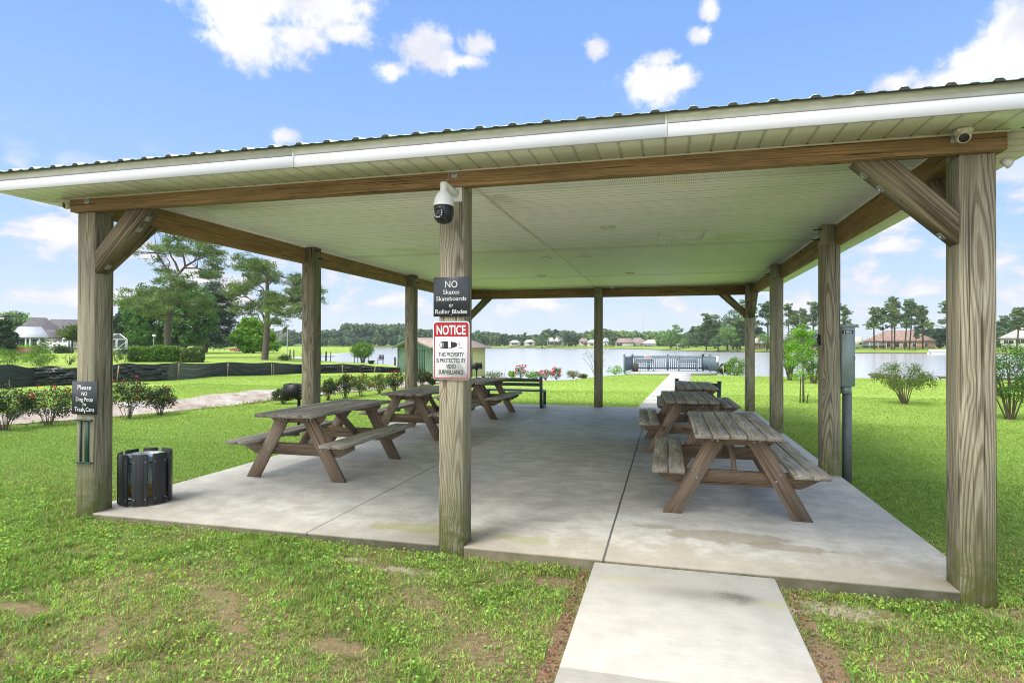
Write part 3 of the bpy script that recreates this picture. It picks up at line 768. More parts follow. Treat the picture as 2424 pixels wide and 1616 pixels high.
poly_([(438, 1232), (478, 1229), (498, 1240), (500, 1284), (470, 1284), (440, 1283)]); poly_([(506, 1233), (541, 1240), (549, 1252), (546, 1268), (512, 1280), (500, 1282)]); poly_(circ(441, 1258, 18, 25))
poly_(circ(441, 1258, 14, 20), 1, .0004); poly_(circ(442, 1258, 11, 16), 0, .0008); poly_(circ(438, 1257, 7, 12), 1, .0012)
poly_([(484, 1237), (503, 1233), (506, 1275), (489, 1283), (486, 1262)], 1, .0005)
cab = [(548, 1252), (556, 1243), (566, 1246), (568, 1256), (560, 1266), (562, 1276), (574, 1280), (585, 1278)]
for a, b in zip(cab[:-1], cab[1:]): mb.beam(q(*a), q(*b), .0022, .0006, (0, 0, 1) if a[0] != b[0] else (1, 0, 0), 0, ext=.001)
mb.build('camera_emblem', [INK, SIGNW], sg)
for zz in (.196, -.206): mb = MB(); mb.lathe([(.005, 0), (.005, .002), (.001, .003)], (0, -.003, zz), 8, axis=(0, -1, 0)); mb.build('screw', STEEL, sg)
# dog sign
sg = empty('dog_waste_sign', 'dark sign reading Please NO Dog Poop In Trash Cans on the front left post', 'sign', (.105, -.0075, 1.053))
mb = MB(); mb.box((0, 0, 0), (.293, .005, .305), None, 2, .001); mb.build('sign_panel', NAVY, sg)
zz5 = lambda py: -(py-135)*.00122
letters(sg, [('Please', 0, zz5(73), .046, .158, 0), ('NO', 0, zz5(117), .036, .064, 0), ('Dog Poop', 0, zz5(159), .037, .195, 0), ('In', 0, zz5(195), .034, .036, 0), ('Trash Cans', 0, zz5(236), .040, .225, 0)], SIGNW, -.003)
mb = MB(); mb.lathe([(.004, 0), (.004, .002), (.001, .003)], (0, -.003, .14), 8, axis=(0, -1, 0)); mb.build('screw', STEEL, sg); mb = MB(); mb.box((.004, -.0035, -.128), (.008, .001, .028), None, 2, 0); mb.build('paint_fleck', SIGNW, sg)
# green bag holder bracket under it
GREEN = flat('green_enamel', (.008, .05, .032, 1), .35, .1, 20)
mb = MB()
for z_ in (.195, -.195): mb.box((0, -.012, z_), (.185, .03, .012), None, 0, .002)
for x_, ww in ((-.04, .016), (.033, .045)): mb.box((x_, -.008, 0), (ww, .008, .38), None, 2, .001)
o = mb.build('bag_holder', GREEN); o.location = (.10, -.0005, .655); tag(o, 'empty dark green metal bracket screwed under the dog waste sign', 'bracket')

# ================================================================== cameras under the eaves
def ptz():
    t = empty('security_camera', 'white and black dome camera hung at the top of the front middle post', 'camera', (P2+.11, -.001, 2.715))
    mb = MB(); mb.box((.035, -.006, 0), (.085, .01, .125), None, 2, .003); mb.build('mount_plate', WHITE, t)
    mb = MB(); mb.tube([(.03, -.01, .0), (.0, -.09, .02), (-.005, -.175, .03)], [.03, .03, .027], 14); mb.lathe([(.024, .045), (.027, .03), (.027, -.02), (.024, -.024)], (-.005, -.185, .0), 20); mb.build('arm', WHITE, t, smooth=False)
    mb = MB(); mb.lathe([(.022, -.015), (.035, -.025), (.055, -.05), (.07, -.085), (.0775, -.125), (.078, -.135), (.074, -.136)], (-.005, -.185, 0), 32); mb.build('housing', WHITE, t, smooth=True)
    mb = MB(); mb.lathe([(.072, -.134), (.074, -.15), (.074, -.2), (.066, -.235), (.045, -.258), (.015, -.266), (.001, -.267)], (-.005, -.185, 0), 32); h = mb.build('lens_housing', BLACK, t, smooth=True)
    # lens faces towards the viewer's left
    d = np.array([-.25, -1, -.12]); d /= np.linalg.norm(d); c = np.array([-.005, -.185, -.185])+d*.066
    mb = MB(); u = np.cross(d, [0, 0, 1]); u /= np.linalg.norm(u); v = np.cross(u, d)
    mb.lathe([(.045, -.004), (.045, .006), (.04, .010), (.026, .010), (.026, .007), (.018, .004), (.001, .0035)], c, 24, axis=d); mb.build('lens', flat('lens_glass', (.02, .022, .03, 1), .15, .05), t)
    mb = MB()
    for a in (165, 190, 215, 245, 270, 295, 325, 350, 15):
        q_ = c+u*math.cos(R(a))*.036+v*math.sin(R(a))*.036+d*.009; mb.lathe([(.0052, 0), (.005, .003), (.002, .005)], q_, 10, axis=d)
    mb.build('lamp_ring', flat('led_white', (.6, .63, .66, 1), .3, .02), t)
    mb = MB(); mb.tube([(-.02, -.05, .17), (-.02, -.055, .10), (-.035, -.12, .03), (-.05, -.16, -.02), (-.035, -.18, -.05)], .0025, 6); mb.build('cable', CREAM, t)
    return t
ptz()
def dome(label, loc, d, dirty):
    t = empty('security_camera', label, 'camera', loc, 0); t.scale = (.8, .8, .8)
    d = np.array(d, float); d /= np.linalg.norm(d)
    mb = MB(); mb.lathe([(.064, .0), (.064, -.012), (.058, -.03), (.045, -.05)], (0, 0, 0), 24); mb.build('base', dirty, t, smooth=False)
    mb = MB(); c = np.array([0, 0, -.055]); 
    mb.lathe([(.012, -.05), (.036, -.04), (.05, -.015), (.05, .01), (.044, .03), (.036, .036)], c, 24, axis=d); mb.build('housing', dirty, t, smooth=True)
    mb = MB(); mb.lathe([(.035, .032), (.034, .040), (.024, .044), (.001, .046)], c, 20, axis=d); mb.build('lens', BLACK, t, smooth=True)
GRIME = flat('grimy_white', (.62, .60, .48, 1), .5, .2, 30, dirt=((.2, .19, .08, 1), .7))
dome('grimy round eyeball camera under the front eave beside the right front post', (7.06, -.13, ZS), (-.25, -1, -.65), GRIME)
dome('small eyeball camera under the front eave at the left corner', (-.09, -.03, ZS), (-.25, -1, -.35), GRIME)
dome('small white dome camera on the ceiling by the back middle post', (3.97, 10.72, ZT-.001), (.2, -1, -.5), WHITE)
# little floodlight brackets outside the side beams
for lb, x_, y_, sg_ in (('small white floodlight bracket outside the right front post', W+.005, .10, 1), ('small white hook bracket outside the left front post', -.005, .10, -1)):
    t = empty('floodlight' if sg_ > 0 else 'hook_bracket', lb, 'bracket', (x_, y_, 2.42 if sg_ < 0 else 2.70), 0); t.scale = (.65, .65, .65)
    mb = MB(); mb.box((sg_*.004, 0, 0), (.008, .06, .09), None, 2, .002); mb.tube([(0, 0, .02), (sg_*.06, -.01, .03), (sg_*.13, -.02, .06)], .009, 8); mb.build('arm', WHITE, t)
    mb = MB()
    if sg_ > 0: mb.tube([(.10, -.02, .05), (.15, -.06, -.01)], [.03, .042], 12)
    else: mb.tube([(-.04, 0, .02), (-.045, 0, -.05)], [.008, .01], 8)
    mb.build('lamp_head' if sg_ > 0 else 'hook', WHITE, t)
# ================================================================== picnic tables
def picnic_table(label, loc, rz, wear=0.):
    t = empty('picnic_table', label, 'picnic table', loc, rz, 'A-frame picnic tables on the slab')
    L = 1.93
    def plank(mb, x, z, wd=.138, th=.038, l=L, dy=0.):
        n = 7; ys = np.linspace(-l/2, l/2, n)+dy; V = []; gx = random.uniform(-.05, .05); gz = random.uniform(0, 40); bow = random.uniform(-.003, .004); tw = random.uniform(-.003, .003)
        r_ = .006; prof = [(-wd/2, -th/2), (wd/2, -th/2), (wd/2, th/2-r_), (wd/2-r_, th/2), (-wd/2+r_, th/2), (-wd/2, th/2-r_)]
        G = []
        for y_ in ys:
            u = (y_-dy)/l*2
            for a, b in prof: V.append((x+a, y_, z+b+bow*(1-u*u)+tw*u*(a/wd))); G.append((a+gx, b+.03, y_+gz))
        fs = [tuple(reversed(range(6))), tuple(range((n-1)*6, n*6))]
        for i in range(n-1):
            for j in range(6): fs.append((i*6+j, i*6+(j+1) % 6, (i+1)*6+(j+1) % 6, (i+1)*6+j))
        mb.add(V, [tuple(reversed(q)) for q in fs], G)
    mb = MB()
    for i in range(5): plank(mb, (i-2)*.1475, .751, dy=random.uniform(-.008, .008))
    mb.build('tabletop', TOPW, t)
    for sx in (-1, 1):
        mb = MB()
        for k in (0, 1): plank(mb, sx*(.52+.148*k), .432, dy=random.uniform(-.008, .008))
        mb.build('seat', TOPW, t)
    for sy in (-1, 1):
        y0 = sy*.70
        for sx in (-1, 1):
            mb = MB(); V = []; a0, a1 = .15, .56; hw = .082
            for yy in (y0+sy*.001, y0+sy*.039):
                for xx, zz_ in ((a1-hw, 0), (a1+hw, 0), (a0+hw, .731), (a0-hw, .731)): V.append((sx*xx, yy, zz_))
            V = np.array(V); u = np.array([a1-a0, 0, -.73]); u /= np.linalg.norm(u); nn = np.array([u[2], 0, -u[0]])
            Vl = V.copy(); Vl[:, 0] *= sx; g = np.stack([Vl@nn+random.uniform(-.04, .04), Vl[:, 1]*1.+.05-y0, Vl@u+random.uniform(0, 40)], 1); g[:, 0] -= (Vl@nn).mean()
            fs = [(0, 1, 2, 3), (7, 6, 5, 4), (0, 4, 5, 1), (1, 5, 6, 2), (2, 6, 7, 3), (3, 7, 4, 0)]
            mb.add(V, fs, g); o = mb.build('leg', LEGW, t)
            for dx, z_ in ((-.03, .34), (.035, .40), (-.02, .685), (.03, .69)):
                xc = a1+(a0-a1)*z_/.731+dx; mb = MB(); mb.lathe([(.012, 0), (.012, .003), (.006, .007), (.001, .008)], (sx*xc, y0+sy*.040, z_), 10, axis=(0, sy, 0)); mb.build('bolt', STEEL, o)
        mb = MB(); yb = y0-sy*.020        # seat bearer with cut ends
        P = [(-.72, .411), (.72, .411), (.72, .365), (.55, .275), (-.55, .275), (-.72, .365)]
        mb.prism(P, yb-.0185, yb+.0185); mb.g[-1] = np.stack([mb.v[-1][:, 2]-.25+random.uniform(0, .05), mb.v[-1][:, 1]-yb+.05, mb.v[-1][:, 0]+random.uniform(0, 30)], 1); mb.build('seat_bearer', LEGW, t)
        mb = MB(); P = [(-.355, .730), (.355, .730), (.355, .70), (.29, .645), (-.29, .645), (-.355, .70)]
        mb.prism(P, yb-.0185, yb+.0185); mb.g[-1] = np.stack([mb.v[-1][:, 2]-.6+random.uniform(0, .05), mb.v[-1][:, 1]-yb+.05, mb.v[-1][:, 0]+random.uniform(0, 30)], 1); mb.build('top_bearer', LEGW, t)
        mb = MB(); mb.beam((0, y0-sy*.045, .345), (0, sy*.12, .715), .088, .038, (0, 1, 0)); mb.build('diagonal_brace', LEGW, t)
    mb = MB(); mb.box((0, 0, .713), (.56, .09, .036), None, 0, .003); mb.build('cross_batten', LEGW, t)
    for sx in (-1, 1):
        mb = MB(); mb.box((sx*.594, 0, .394), (.27, .09, .036), None, 0, .003); mb.build('seat_batten', LEGW, t)
    return t
random.seed(3)
picnic_table('picnic table nearest the front on the right side, with greenish weathered left planks', (5.90, 2.12, 0), 0)
picnic_table('middle picnic table of the right row, notched on the near edge of its top', (5.60, 5.33, 0), R(2.5))
picnic_table('farthest picnic table of the right row, in front of the angled dark bench', (5.83, 8.15, 0), R(1))
picnic_table('picnic table nearest the front on the left side, behind the slatted bin', (1.16, 2.42, 0), R(0))
picnic_table('middle picnic table of the left row, half hidden by the front middle post', (1.17, 5.45, 0), R(1))
picnic_table('farthest picnic table of the left row, in front of the long dark green bench', (1.24, 8.45, 0), R(-1))

# ================================================================== benches
BENCHM = flat('bench_dark_green', (.028, .048, .05, 1), .38, .12, 15, spec=.5)
BENCHG = flat('bench_grey', (.13, .175, .20, 1), .45, .1, 10)
def bench(label, loc, rz, L, mat=BENCHM):
    t = empty('bench', label, 'bench', loc, rz)
    for z0, z1, y0, y1 in ((.64, .72, -.022, -.012), (.535, .615, -.008, .004)):
        mb = MB(); mb.beam((-L/2+.03, (y0+y1)/2, (z0+z1)/2), (L/2-.03, (y0+y1)/2, (z0+z1)/2), z1-z0, .035, (0, .12, 1), .006); mb.build('back_slat', mat, t)
    mb = MB()
    for i in range(3): mb.box((0, .12+i*.125, .415), (L-.12, .115, .034), None, 0, .006)
    mb.build('seat', mat, t)
    for sx in (-1, 1):
        x0 = sx*(L/2-.035); mb = MB()
        pts = [(.03, .0), (-.035, .735), (-.085, .735), (-.075, .6), (-.03, .02)]
        mb2 = [((-.0, .03), (-.035, .73), .07), ((.0, .395), (.44, .395), .055), ((.44, .40), (.415, .03), .055), ((.0, .03), (.42, .03), .055)]
        for (a, b, w_) in mb2:
            mb.beam((x0, a[0], a[1]), (x0, b[0], b[1]), .072, w_, (1, 0, 0), .012, ext=.05)
        mb.box((x0, -.035, .755), (.085, .07, .03), None, 2, .01)
        mb.build('end_frame', mat, t)
    return t
bench('long dark green bench facing the lake at the back left of the slab', (1.56, 10.13, 0), 0, 1.55)
bench('short dark green bench turned diagonally behind the right row of tables', (5.93, 9.88, 0), R(135), 1.32)

# ================================================================== slatted litter bin
SLAT = wood('recycled_slat', (.042, .045, .048, 1), (.022, .024, .026, 1), .02, .5, None, .45, 0, .3)
t = empty('litter_bin', 'round dark slatted litter bin with a clear bag inside, beside the left front post', 'litter bin', (.312, .464, 0)); t.scale = (.93, .93, .96)
for k in range(8):
    a = R(-56.7+45*k); rot = np.array([[-math.sin(a), math.cos(a), 0], [math.cos(a), math.sin(a), 0], [0, 0, 1]]).T
    c = np.array([math.cos(a)*.232, math.sin(a)*.232, .262])
    mb = MB(); mb.box(c, (.142, .022, .505), rot, 2, .004); o = mb.build('slat', SLAT, t)
    for u_ in (-.052, .052):
        for z_ in (.07, .44):
            mb = MB(); n_ = np.array([math.cos(a), math.sin(a), 0]); q_ = c+n_*.0112+np.array([-math.sin(a), math.cos(a), 0])*u_; q_[2] = z_
            mb.lathe([(.0065, 0), (.006, .002), (.001, .0035)], q_, 8, axis=n_); mb.build('screw', STEEL, o)
for z_ in (.06, .43):
    mb = MB(); mb.tube([(math.cos(R(i*15))*.212, math.sin(R(i*15))*.212, z_) for i in range(25)], .011, 6, cap=False); mb.build('hoop', GREEN, t)
BAG = flat('clear_bag', (.36, .42, .42, 1), .2, .35, 14, dirt=((.05, .055, .05, 1), .8))
mb = MB(); prof = [(.15, .06), (.17, .12), (.178, .25), (.172, .38), (.185, .475), (.19, .485), (.18, .488), (.165, .44), (.15, .30), (.001, .27)]
mb.lathe(prof, (0, 0, 0), 40); o = mb.build('bag', [BAG], t, smooth=True)
vv = np.array([v.co[:] for v in o.data.vertices]); aa = np.arctan2(vv[:, 1], vv[:, 0]); rr = 1+.035*np.sin(aa*9+vv[:, 2]*14)+.02*np.sin(aa*17+2); vv[:, :2] *= rr[:, None]; o.data.vertices.foreach_set('co', vv.astype(np.float32).ravel())
mb = MB()
mb.lathe([(.10, .07), (.183, .09), (.184, .2), (.15, .24), (.001, .26)], (0, 0, 0), 20); mb.build('rubbish', flat('rubbish', (.30, .19, .035, 1), .6, .5, 18, dirt=((.02, .02, .02, 1), .95)), t, smooth=True)
mb = MB(); mb.box((.13, -.138, .475), (.09, .006, .05), np.array(Matrix.Rotation(R(45), 3, 'Z')), 2, .001); mb.build('tag', flat('blue_tag', (.10, .22, .62, 1), .4, .1, 20), t)

# ================================================================== electrical cabinet on the right post
BOXM = flat('cabinet_paint', (.25, .33, .33, 1), .4, .06, 10, .2)
PVC = flat('grey_conduit', (.12, .14, .15, 1), .5, .12, 12)
t = empty('meter_cabinet', 'narrow grey electrical cabinet numbered 186 on a fat conduit beside a right-hand post', 'electrical cabinet', (7.385, R2+.14, 0))
mb = MB(); mb.box((0, 0, 1.435), (.155, .18, .74), None, 2, .004); mb.build('housing', BOXM, t)
mb = MB(); mb.box((0, -.094, 1.42), (.14, .008, .67), None, 2, .003); mb.box((0, -.0925, 1.785), (.165, .012, .03), None, 2, .003); mb.tube([(.071, -.1, 1.38), (.071, -.1, 1.42)], .006, 8); mb.build('door', BOXM, t)
mb = MB(); mb.box((-.006, -.0995, 1.715), (.118, .002, .038), None, 2, 0); pl = mb.build('number_plate', INK, t)
v, f = text_mesh('186', .088, .024, .03, -.002, 1.703); v[:, 1] -= .1012; mb = MB(); mb.add(v, f); mb.build('number', SIGNW, pl)
mb = MB(); mb.tube([(.012, 0, -.14), (.012, 0, .98)], .052, 20); mb.build('conduit', PVC, t, smooth=False)
mb = MB(); mb.tube([(.0, 0, .975), (.0, 0, 1.07)], .062, 20); mb.build('collar', BOXM, t)
mb = MB(); mb.box((-.085, 0, 1.6), (.03, .04, .03), None, 2, .002); mb.box((-.085, 0, 1.25), (.03, .04, .03), None, 2, .002); mb.build('wall_bracket', STEEL, t)
# small round socket on the inner side of the same post
mb = MB(); mb.box((W-w-.014, R2+.1, 1.62), (.026, .08, .13), None, 2, .008); mb.box((W-w-.03, R2+.1, 1.62), (.008, .03, .06), None, 2, .004)
tag(mb.build('power_socket', BLACK), 'small dark socket box on the inner face of the post with the cabinet', 'socket')

# ================================================================== park grills
IRON = flat('grill_iron', (.022, .024, .027, 1), .5, .3, 14, .4, dirt=((.06, .045, .035, 1), .3))
def grill(label, loc, rz):
    t = empty('park_grill', label, 'grill', loc, rz)
    mb = MB(); mb.tube([(0, 0, -.15), (0, 0, .58)], .032, 12); mb.build('pole', IRON, t)
    mb = MB()
    X, Y, z0, z1, th = .24, .19, .60, .86, .006
    mb.box((0, 0, z0), (2*X, 2*Y, th), None, 0, 0); mb.box((-X, 0, (z0+z1)/2), (th, 2*Y, z1-z0-th), None, 2, 0); mb.box((X, 0, (z0+z1)/2), (th, 2*Y, z1-z0-th), None, 2, 0); mb.box((0, Y, (z0+z1)/2), (2*X-th-.001, th, z1-z0-th), None, 2, 0); mb.box((-.08, -Y, (z0+z1)/2), (2*X-.16-th, th, z1-z0-th), None, 2, 0)
    mb.box((0, 0, .57), (.12, .12, .05), None, 2, .003); mb.build('firebox', IRON, t)
    mb = MB()
    for i in range(4): mb.box((X-.09, -Y-.012, .645+i*.055), (.15, .02, .03), None, 0, .006)
    mb.build('louvre', IRON, t)
    mb = MB()
    for i in range(12): mb.tube([(-X+.03+i*.038, -Y+.01, .83), (-X+.03+i*.038, Y-.01, .83)], .006, 5)
    mb.tube([(-X+.02, -Y+.02, .83), (X-.02, -Y+.02, .83)], .006, 5); mb.build('grate', IRON, t)
    return t
grill('black park grill on a pole behind the second left post', (-1.82, 6.2, -.09), R(15))
g2 = ghit(1128, 905)
grill('black park grill on a pole in front of the yellow shed wall', (g2[0], g2[1], g2[2]), R(20))

# ================================================================== vegetation helpers
L_ROSE = leafmat('rose_leaf', (.045, .075, .028, 1)); L_RED = leafmat('rose_petal', (.55, .02, .03, 1), .25); L_ORANGE = leafmat('rose_petal_orange', (.55, .09, .05, 1), .25); L_PINK = leafmat('rose_petal_pink', (.6, .10, .16, 1), .25)
L_PINE = leafmat('pine_needle', (.15, .215, .075, 1), .25); L_DEC = leafmat('broad_leaf', (.085, .19, .04, 1), .35); L_DARK = leafmat('dark_leaf', (.045, .085, .038, 1), .2)
L_BRIGHT = leafmat('bright_leaf', (.19, .37, .035, 1), .4); L_HEDGE = leafmat('hedge_leaf', (.13, .25, .035, 1), .3); L_FAR = leafmat('far_leaf', (.115, .19, .085, 1), .2); L_FAR2 = leafmat('far_leaf_fresh', (.17, .28, .09, 1), .25)
L_OLIVE = leafmat('olive_leaf', (.115, .17, .04, 1), .35); L_GREY = leafmat('grey_twig', (.20, .18, .14, 1), .1)
def bush(name, label, loc, rw, h, nstem=9, nclump=40, nleaf=28, leaf=.04, mat=None, zlo=.3, group=None, flowers=None, stem=.008, spread=.35, flat_=1., cat='bush', seed=0, stemmat=None, rad=None):
    r = np.random.default_rng(seed+11); t = empty(name, label, cat, loc, 0, group)
    C = ellipsoid_pts((0, 0, h*(zlo+1)/2), (rw, rw*flat_, h*(1-zlo)/2), nclump, .25, r); C[:, 2] += -(np.hypot(C[:, 0], C[:, 1])/rw)**2*h*.06
    mb = MB()
    ks = r.choice(len(C), min(nstem, len(C)), False)
    for k in ks:
        e = C[k]; b = np.array([e[0]*.12, e[1]*.12, -.03]); m_ = b*.5+e*.5+np.array([e[0]*-.12, e[1]*-.12, h*.03])
        mb.tube([b, m_, e], [stem*1.3, stem, stem*.4], 5, cap=False)
        for j in range(3):
            q = C[r.integers(len(C))]
            if np.linalg.norm(q-e) < rw*1.0: mb.tube([m_*.5+e*.5, q], [stem*.5, stem*.25], 4, cap=False)
    mb.build('stems', stemmat or STEM, t)
    mb = MB(); clump_leaves(mb, C, rad or spread*rw, nleaf, leaf, .4, .55, .8, r=r); mb.build('foliage', mat or L_HEDGE, t)
    if flowers:
        fm, nf, fs = flowers; mb = MB(); d = ellipsoid_pts((0, 0, h*.62), (rw*1.05, rw*1.05*flat_, h*.45), nf, .85, r); d = d[d[:, 2] > h*.35]
        clump_leaves(mb, d, fs*.5, 9, fs*.75, .3, .9, .8, .8, 1.2, .02, r); mb.build('blossoms', fm, t)
    return t

# rose bushes along the channel and at the shore
def P(px, py): return tuple(ghit(px, py))
rose = [
 ((12, 1020), .42, .85, L_RED, 7, 'red rose bush cut by the left edge of the photo'),
 ((115, 1008), .50, .80, L_RED, 12, 'wide red rose bush just left of the dog waste sign'),
 ((302, 992), .40, .92, L_RED, 10, 'tall dark rose bush just right of the left front post'),
 ((380, 983), .36, .66, L_RED, 10, 'smaller red rose bush right of the tall dark one'),
 ((672, 955), .30, .42, L_RED, 4, 'leggy rose bush under the park grill'),
 ((777, 947), .27, .62, L_ORANGE, 5, 'slim rose bush just right of the second left post'),
 ((818, 943), .33, .72, L_RED, 12, 'fullest rose bush of the row between the second and third left posts'),
 ((855, 938), .33, .70, L_ORANGE, 12, 'yellowish rose bush third from the second left post'),
 ((897, 933), .33, .64, L_ORANGE, 12, 'orange-tipped rose bush fourth from the second left post'),
 ((935, 928), .33, .70, L_RED, 16, 'bright red rose bush just left of the third left post'),
 ((1000, 918), .30, .72, L_RED, 14, 'rose bush just right of the third left post'),
 ((1024, 917), .28, .56, L_PINK, 10, 'pale-stemmed rose bush partly hidden by the NOTICE sign')]
for i, (b, rw, h, fm, nf, lb) in enumerate(rose):
    bush('rose_bush', lb, P(*b), rw, h, 13, 60, 46, .042, L_ROSE if i not in (7, 8) else L_OLIVE, .28, 'rose bushes along the channel', (fm, nf+1, .047), .006, seed=i)
shore = [((1234, 895), .34, .66, L_PINK, 24, 'pink rose bush on the sandy end of the channel'), ((1292, 898), .38, .42, L_PINK, 24, 'low pink rose bush at the shore, right of the sand'), ((1317, 897), .28, .55, L_PINK, 20, 'narrow pink rose bush beside the low one'), ((1357, 894), .40, .34, L_PINK, 5, 'weedy shore plant with two dark seed heads')]
for i, (b, rw, h, fm, nf, lb) in enumerate(shore): bush('rose_bush', lb, P(*b), rw, h, 10, 40, 22, .05, L_OLIVE, .15, None, (fm, nf, .09), .008, seed=40+i)
for i, (b, rw, h, m_, lb) in enumerate([((1171, 893), .6, .32, L_OLIVE, 'low weeds at the shore right of the yellow shed'), ((1262, 896), .35, .35, L_HEDGE, 'low green weed between the pink shore roses'), ((1212, 893), .22, .34, L_BRIGHT, 'small broad-leaved weed behind the sand'), ((1455, 885), .55, .48, L_BRIGHT, 'small bright green bush left of the fishing deck'), ((1381, 893), .25, .16, L_OLIVE, 'tiny weed tuft at the shore')]):
    bush('shore_weed', lb, P(*b), rw, h, 6, 26, 24, .07, m_, .0, seed=60+i, cat='weed')
bush('dark_shrub', 'dark glossy shrub just right of the fishing deck', P(1713, 886), .36, .62, 6, 40, 40, .07, L_DARK, .0, seed=70); bush('dark_shrub', 'larger dark glossy shrub left of the back right post', P(1744, 887.5), .60, .92, 6, 70, 44, .07, L_HEDGE, .0, seed=71)
bush('twiggy_bush', 'sparse twiggy bush behind the back middle post', P(1412, 889), .75, 1.75, 14, 30, 9, .06, L_DEC, .2, seed=72, spread=.2, stem=.012)
# right lawn shrubs
bush('fine_leaved_shrub', 'wispy vase-shaped shrub alone on the right lawn', P(2142, 956), .78, 1.15, 16, 95, 55, .045, L_OLIVE, .38, seed=73, spread=.22, stem=.012, cat='shrub')
bush('fine_leaved_shrub', 'tall leafy shrub at the right edge of the photo', P(2392, 992), .62, 1.75, 14, 130, 60, .045, L_DEC, .22, seed=74, spread=.25, stem=.014, cat='shrub')
bush('lawn_shrub', 'dense upright shrub behind the staked young tree, left of it', P(1870, 900), .62, 1.9, 10, 90, 45, .07, L_BRIGHT, .25, seed=75, stem=.03, spread=.25, cat='shrub')
bush('lawn_shrub', 'darker many-stemmed shrub right of the staked young tree', P(1926, 907), .75, 1.8, 12, 80, 40, .07, L_DEC, .25, seed=76, stem=.03, spread=.25, cat='shrub')
# young tree
b = P(1902, 953); r = np.random.default_rng(5)
t = empty('young_tree', 'bright green young tree between two short stakes on the right lawn', 'tree', b)
mb = MB(); mb.tube([(0, 0, -.05), (-.01, 0, .8), (-.03, .01, 1.5), (.02, 0, 2.15)], [.032, .026, .018, .006], 8)
C = []
for k in range(34):
    z_ = r.uniform(.75, 2.2); rd = .42*(1-((z_-1.25)/1.15)**2 if z_ > 1.25 else 1-((1.25-z_)/.9)**2)+.03; a = r.uniform(0, 6.28); C.append((rd*math.cos(a)*r.uniform(.3, 1), rd*math.sin(a)*r.uniform(.3, 1), z_))
    mb.tube([(0, 0, z_-.15), C[-1]], [.007, .003], 4, cap=False)
mb.build('trunk', BARKG, t); mb = MB(); clump_leaves(mb, C, .17, 85, .07, .5, .35, .6, r=r); mb.build('crown', L_BRIGHT, t)
for lb, px, h, lean in (('taller thin stake left of the young tree', 1893.5, .70, .02), ('shorter leaning stake right of the young tree', 1908.5, .26, .05)):
    q = P(px, 953.5); mb = MB(); mb.tube([(0, 0, -.1), (lean, 0, h)], .016, 6); o = mb.build('stake', flat('rusty_stake', (.05, .03, .025, 1), .8)); o.location = q; tag(o, lb, 'stake', 'stakes by the young tree')

# hedge and shrubs beyond the fence
def hedge(label, pa, pb_, h, depth, mat, n, seed, size=.09):
    r = np.random.default_rng(seed); a = np.array(ghit(*pa)); b = np.array(ghit(*pb_)); c = (a+b)/2; L_ = np.linalg.norm((b-a)[:2]); ang = math.atan2(b[1]-a[1], b[0]-a[0])
    t = empty('hedge', label, 'hedge', tuple(c), ang)
    N = n; Q = r.uniform(-1, 1, (N, 3)); e = np.abs(Q); k = e.argmax(1); Q[np.arange(N), k] = np.sign(Q[np.arange(N), k])*r.uniform(.82, 1.0, N)
    C = Q*np.array([L_/2, depth/2, h/2])+np.array([0, 0, h/2]); top = 1+.06*np.sin(C[:, 0]*1.7)+.04*np.sin(C[:, 0]*4.1); C[:, 2] *= top; C = C[C[:, 2] > .02]
    mb = MB(); clump_leaves(mb, C, .2, 18, size, .4, .6, .8, r=r); mb.build('foliage', mat, t)
    mb = MB()
    for i in range(20): x_ = r.uniform(-L_/2, L_/2)*.95; y_ = r.uniform(-.3, .3)*depth; mb.tube([(x_, y_, -.1), (x_+r.normal()*.15, y_+r.normal()*.15, h*.9)], [.03, .01], 5)
    mb.build('stems', STEM, t)
hedge('clipped bright green hedge beyond the black fence', (305, 856), (425, 856), 1.42, 1.6, L_HEDGE, 1500, 1, .14)
hedge('greyish half-bare end of the clipped hedge', (427, 856.5), (482, 857), 1.36, 1.6, L_OLIVE, 520, 2, .13)
# patch of bare twigs showing on that end
bush('loose_shrub', 'loose shrub beyond the fence at the left edge of the photo', P(18, 863), 1.15, 1.15, 10, 80, 30, .10, L_HEDGE, .1, seed=80, cat='shrub'); bush('loose_shrub', 'wider loose shrub beyond the fence, left of the front post', P(92, 866), 1.15, 1.2, 12, 90, 30, .10, L_HEDGE, .1, seed=81, cat='shrub')
bush('bare_shrub', 'sparse greyish shrub beyond the fence beside the left front post', P(164, 863), .65, 1.1, 14, 22, 10, .09, L_OLIVE, .1, seed=82, cat='shrub', stem=.02)
bush('loose_shrub', 'small loose shrub just right of the left front post', P(276, 858), .55, 1.2, 10, 34, 26, .09, L_OLIVE, .1, seed=83, cat='shrub'); bush('loose_shrub', 'shrub with dull purple twigs at the left end of the clipped hedge', P(296, 857), .55, 1.3, 10, 34, 26, .09, L_ROSE, .1, seed=84, cat='shrub')
bush('round_shrub', 'small round bush on the lawn below the striped flag', P(676, 853), .75, .62, 6, 60, 30, .09, L_DARK, .0, seed=85, cat='shrub')
# vine arbor
b = P(857, 858); t = bush('vine_arbor', 'vine-covered mound on posts at the water edge, left of the garden chair', b, 1.25, 2.35, 12, 150, 46, .12, L_HEDGE, .25, seed=86, cat='arbor', stem=.03, spread=.28)
mb = MB()
for x_, y_ in ((-.8, -.3), (.5, -.3), (-.8, .5), (.5, .5)): mb.tube([(x_, y_, -.2), (x_, y_, 1.8)], .05, 6)
mb.build('post', STEM, t)

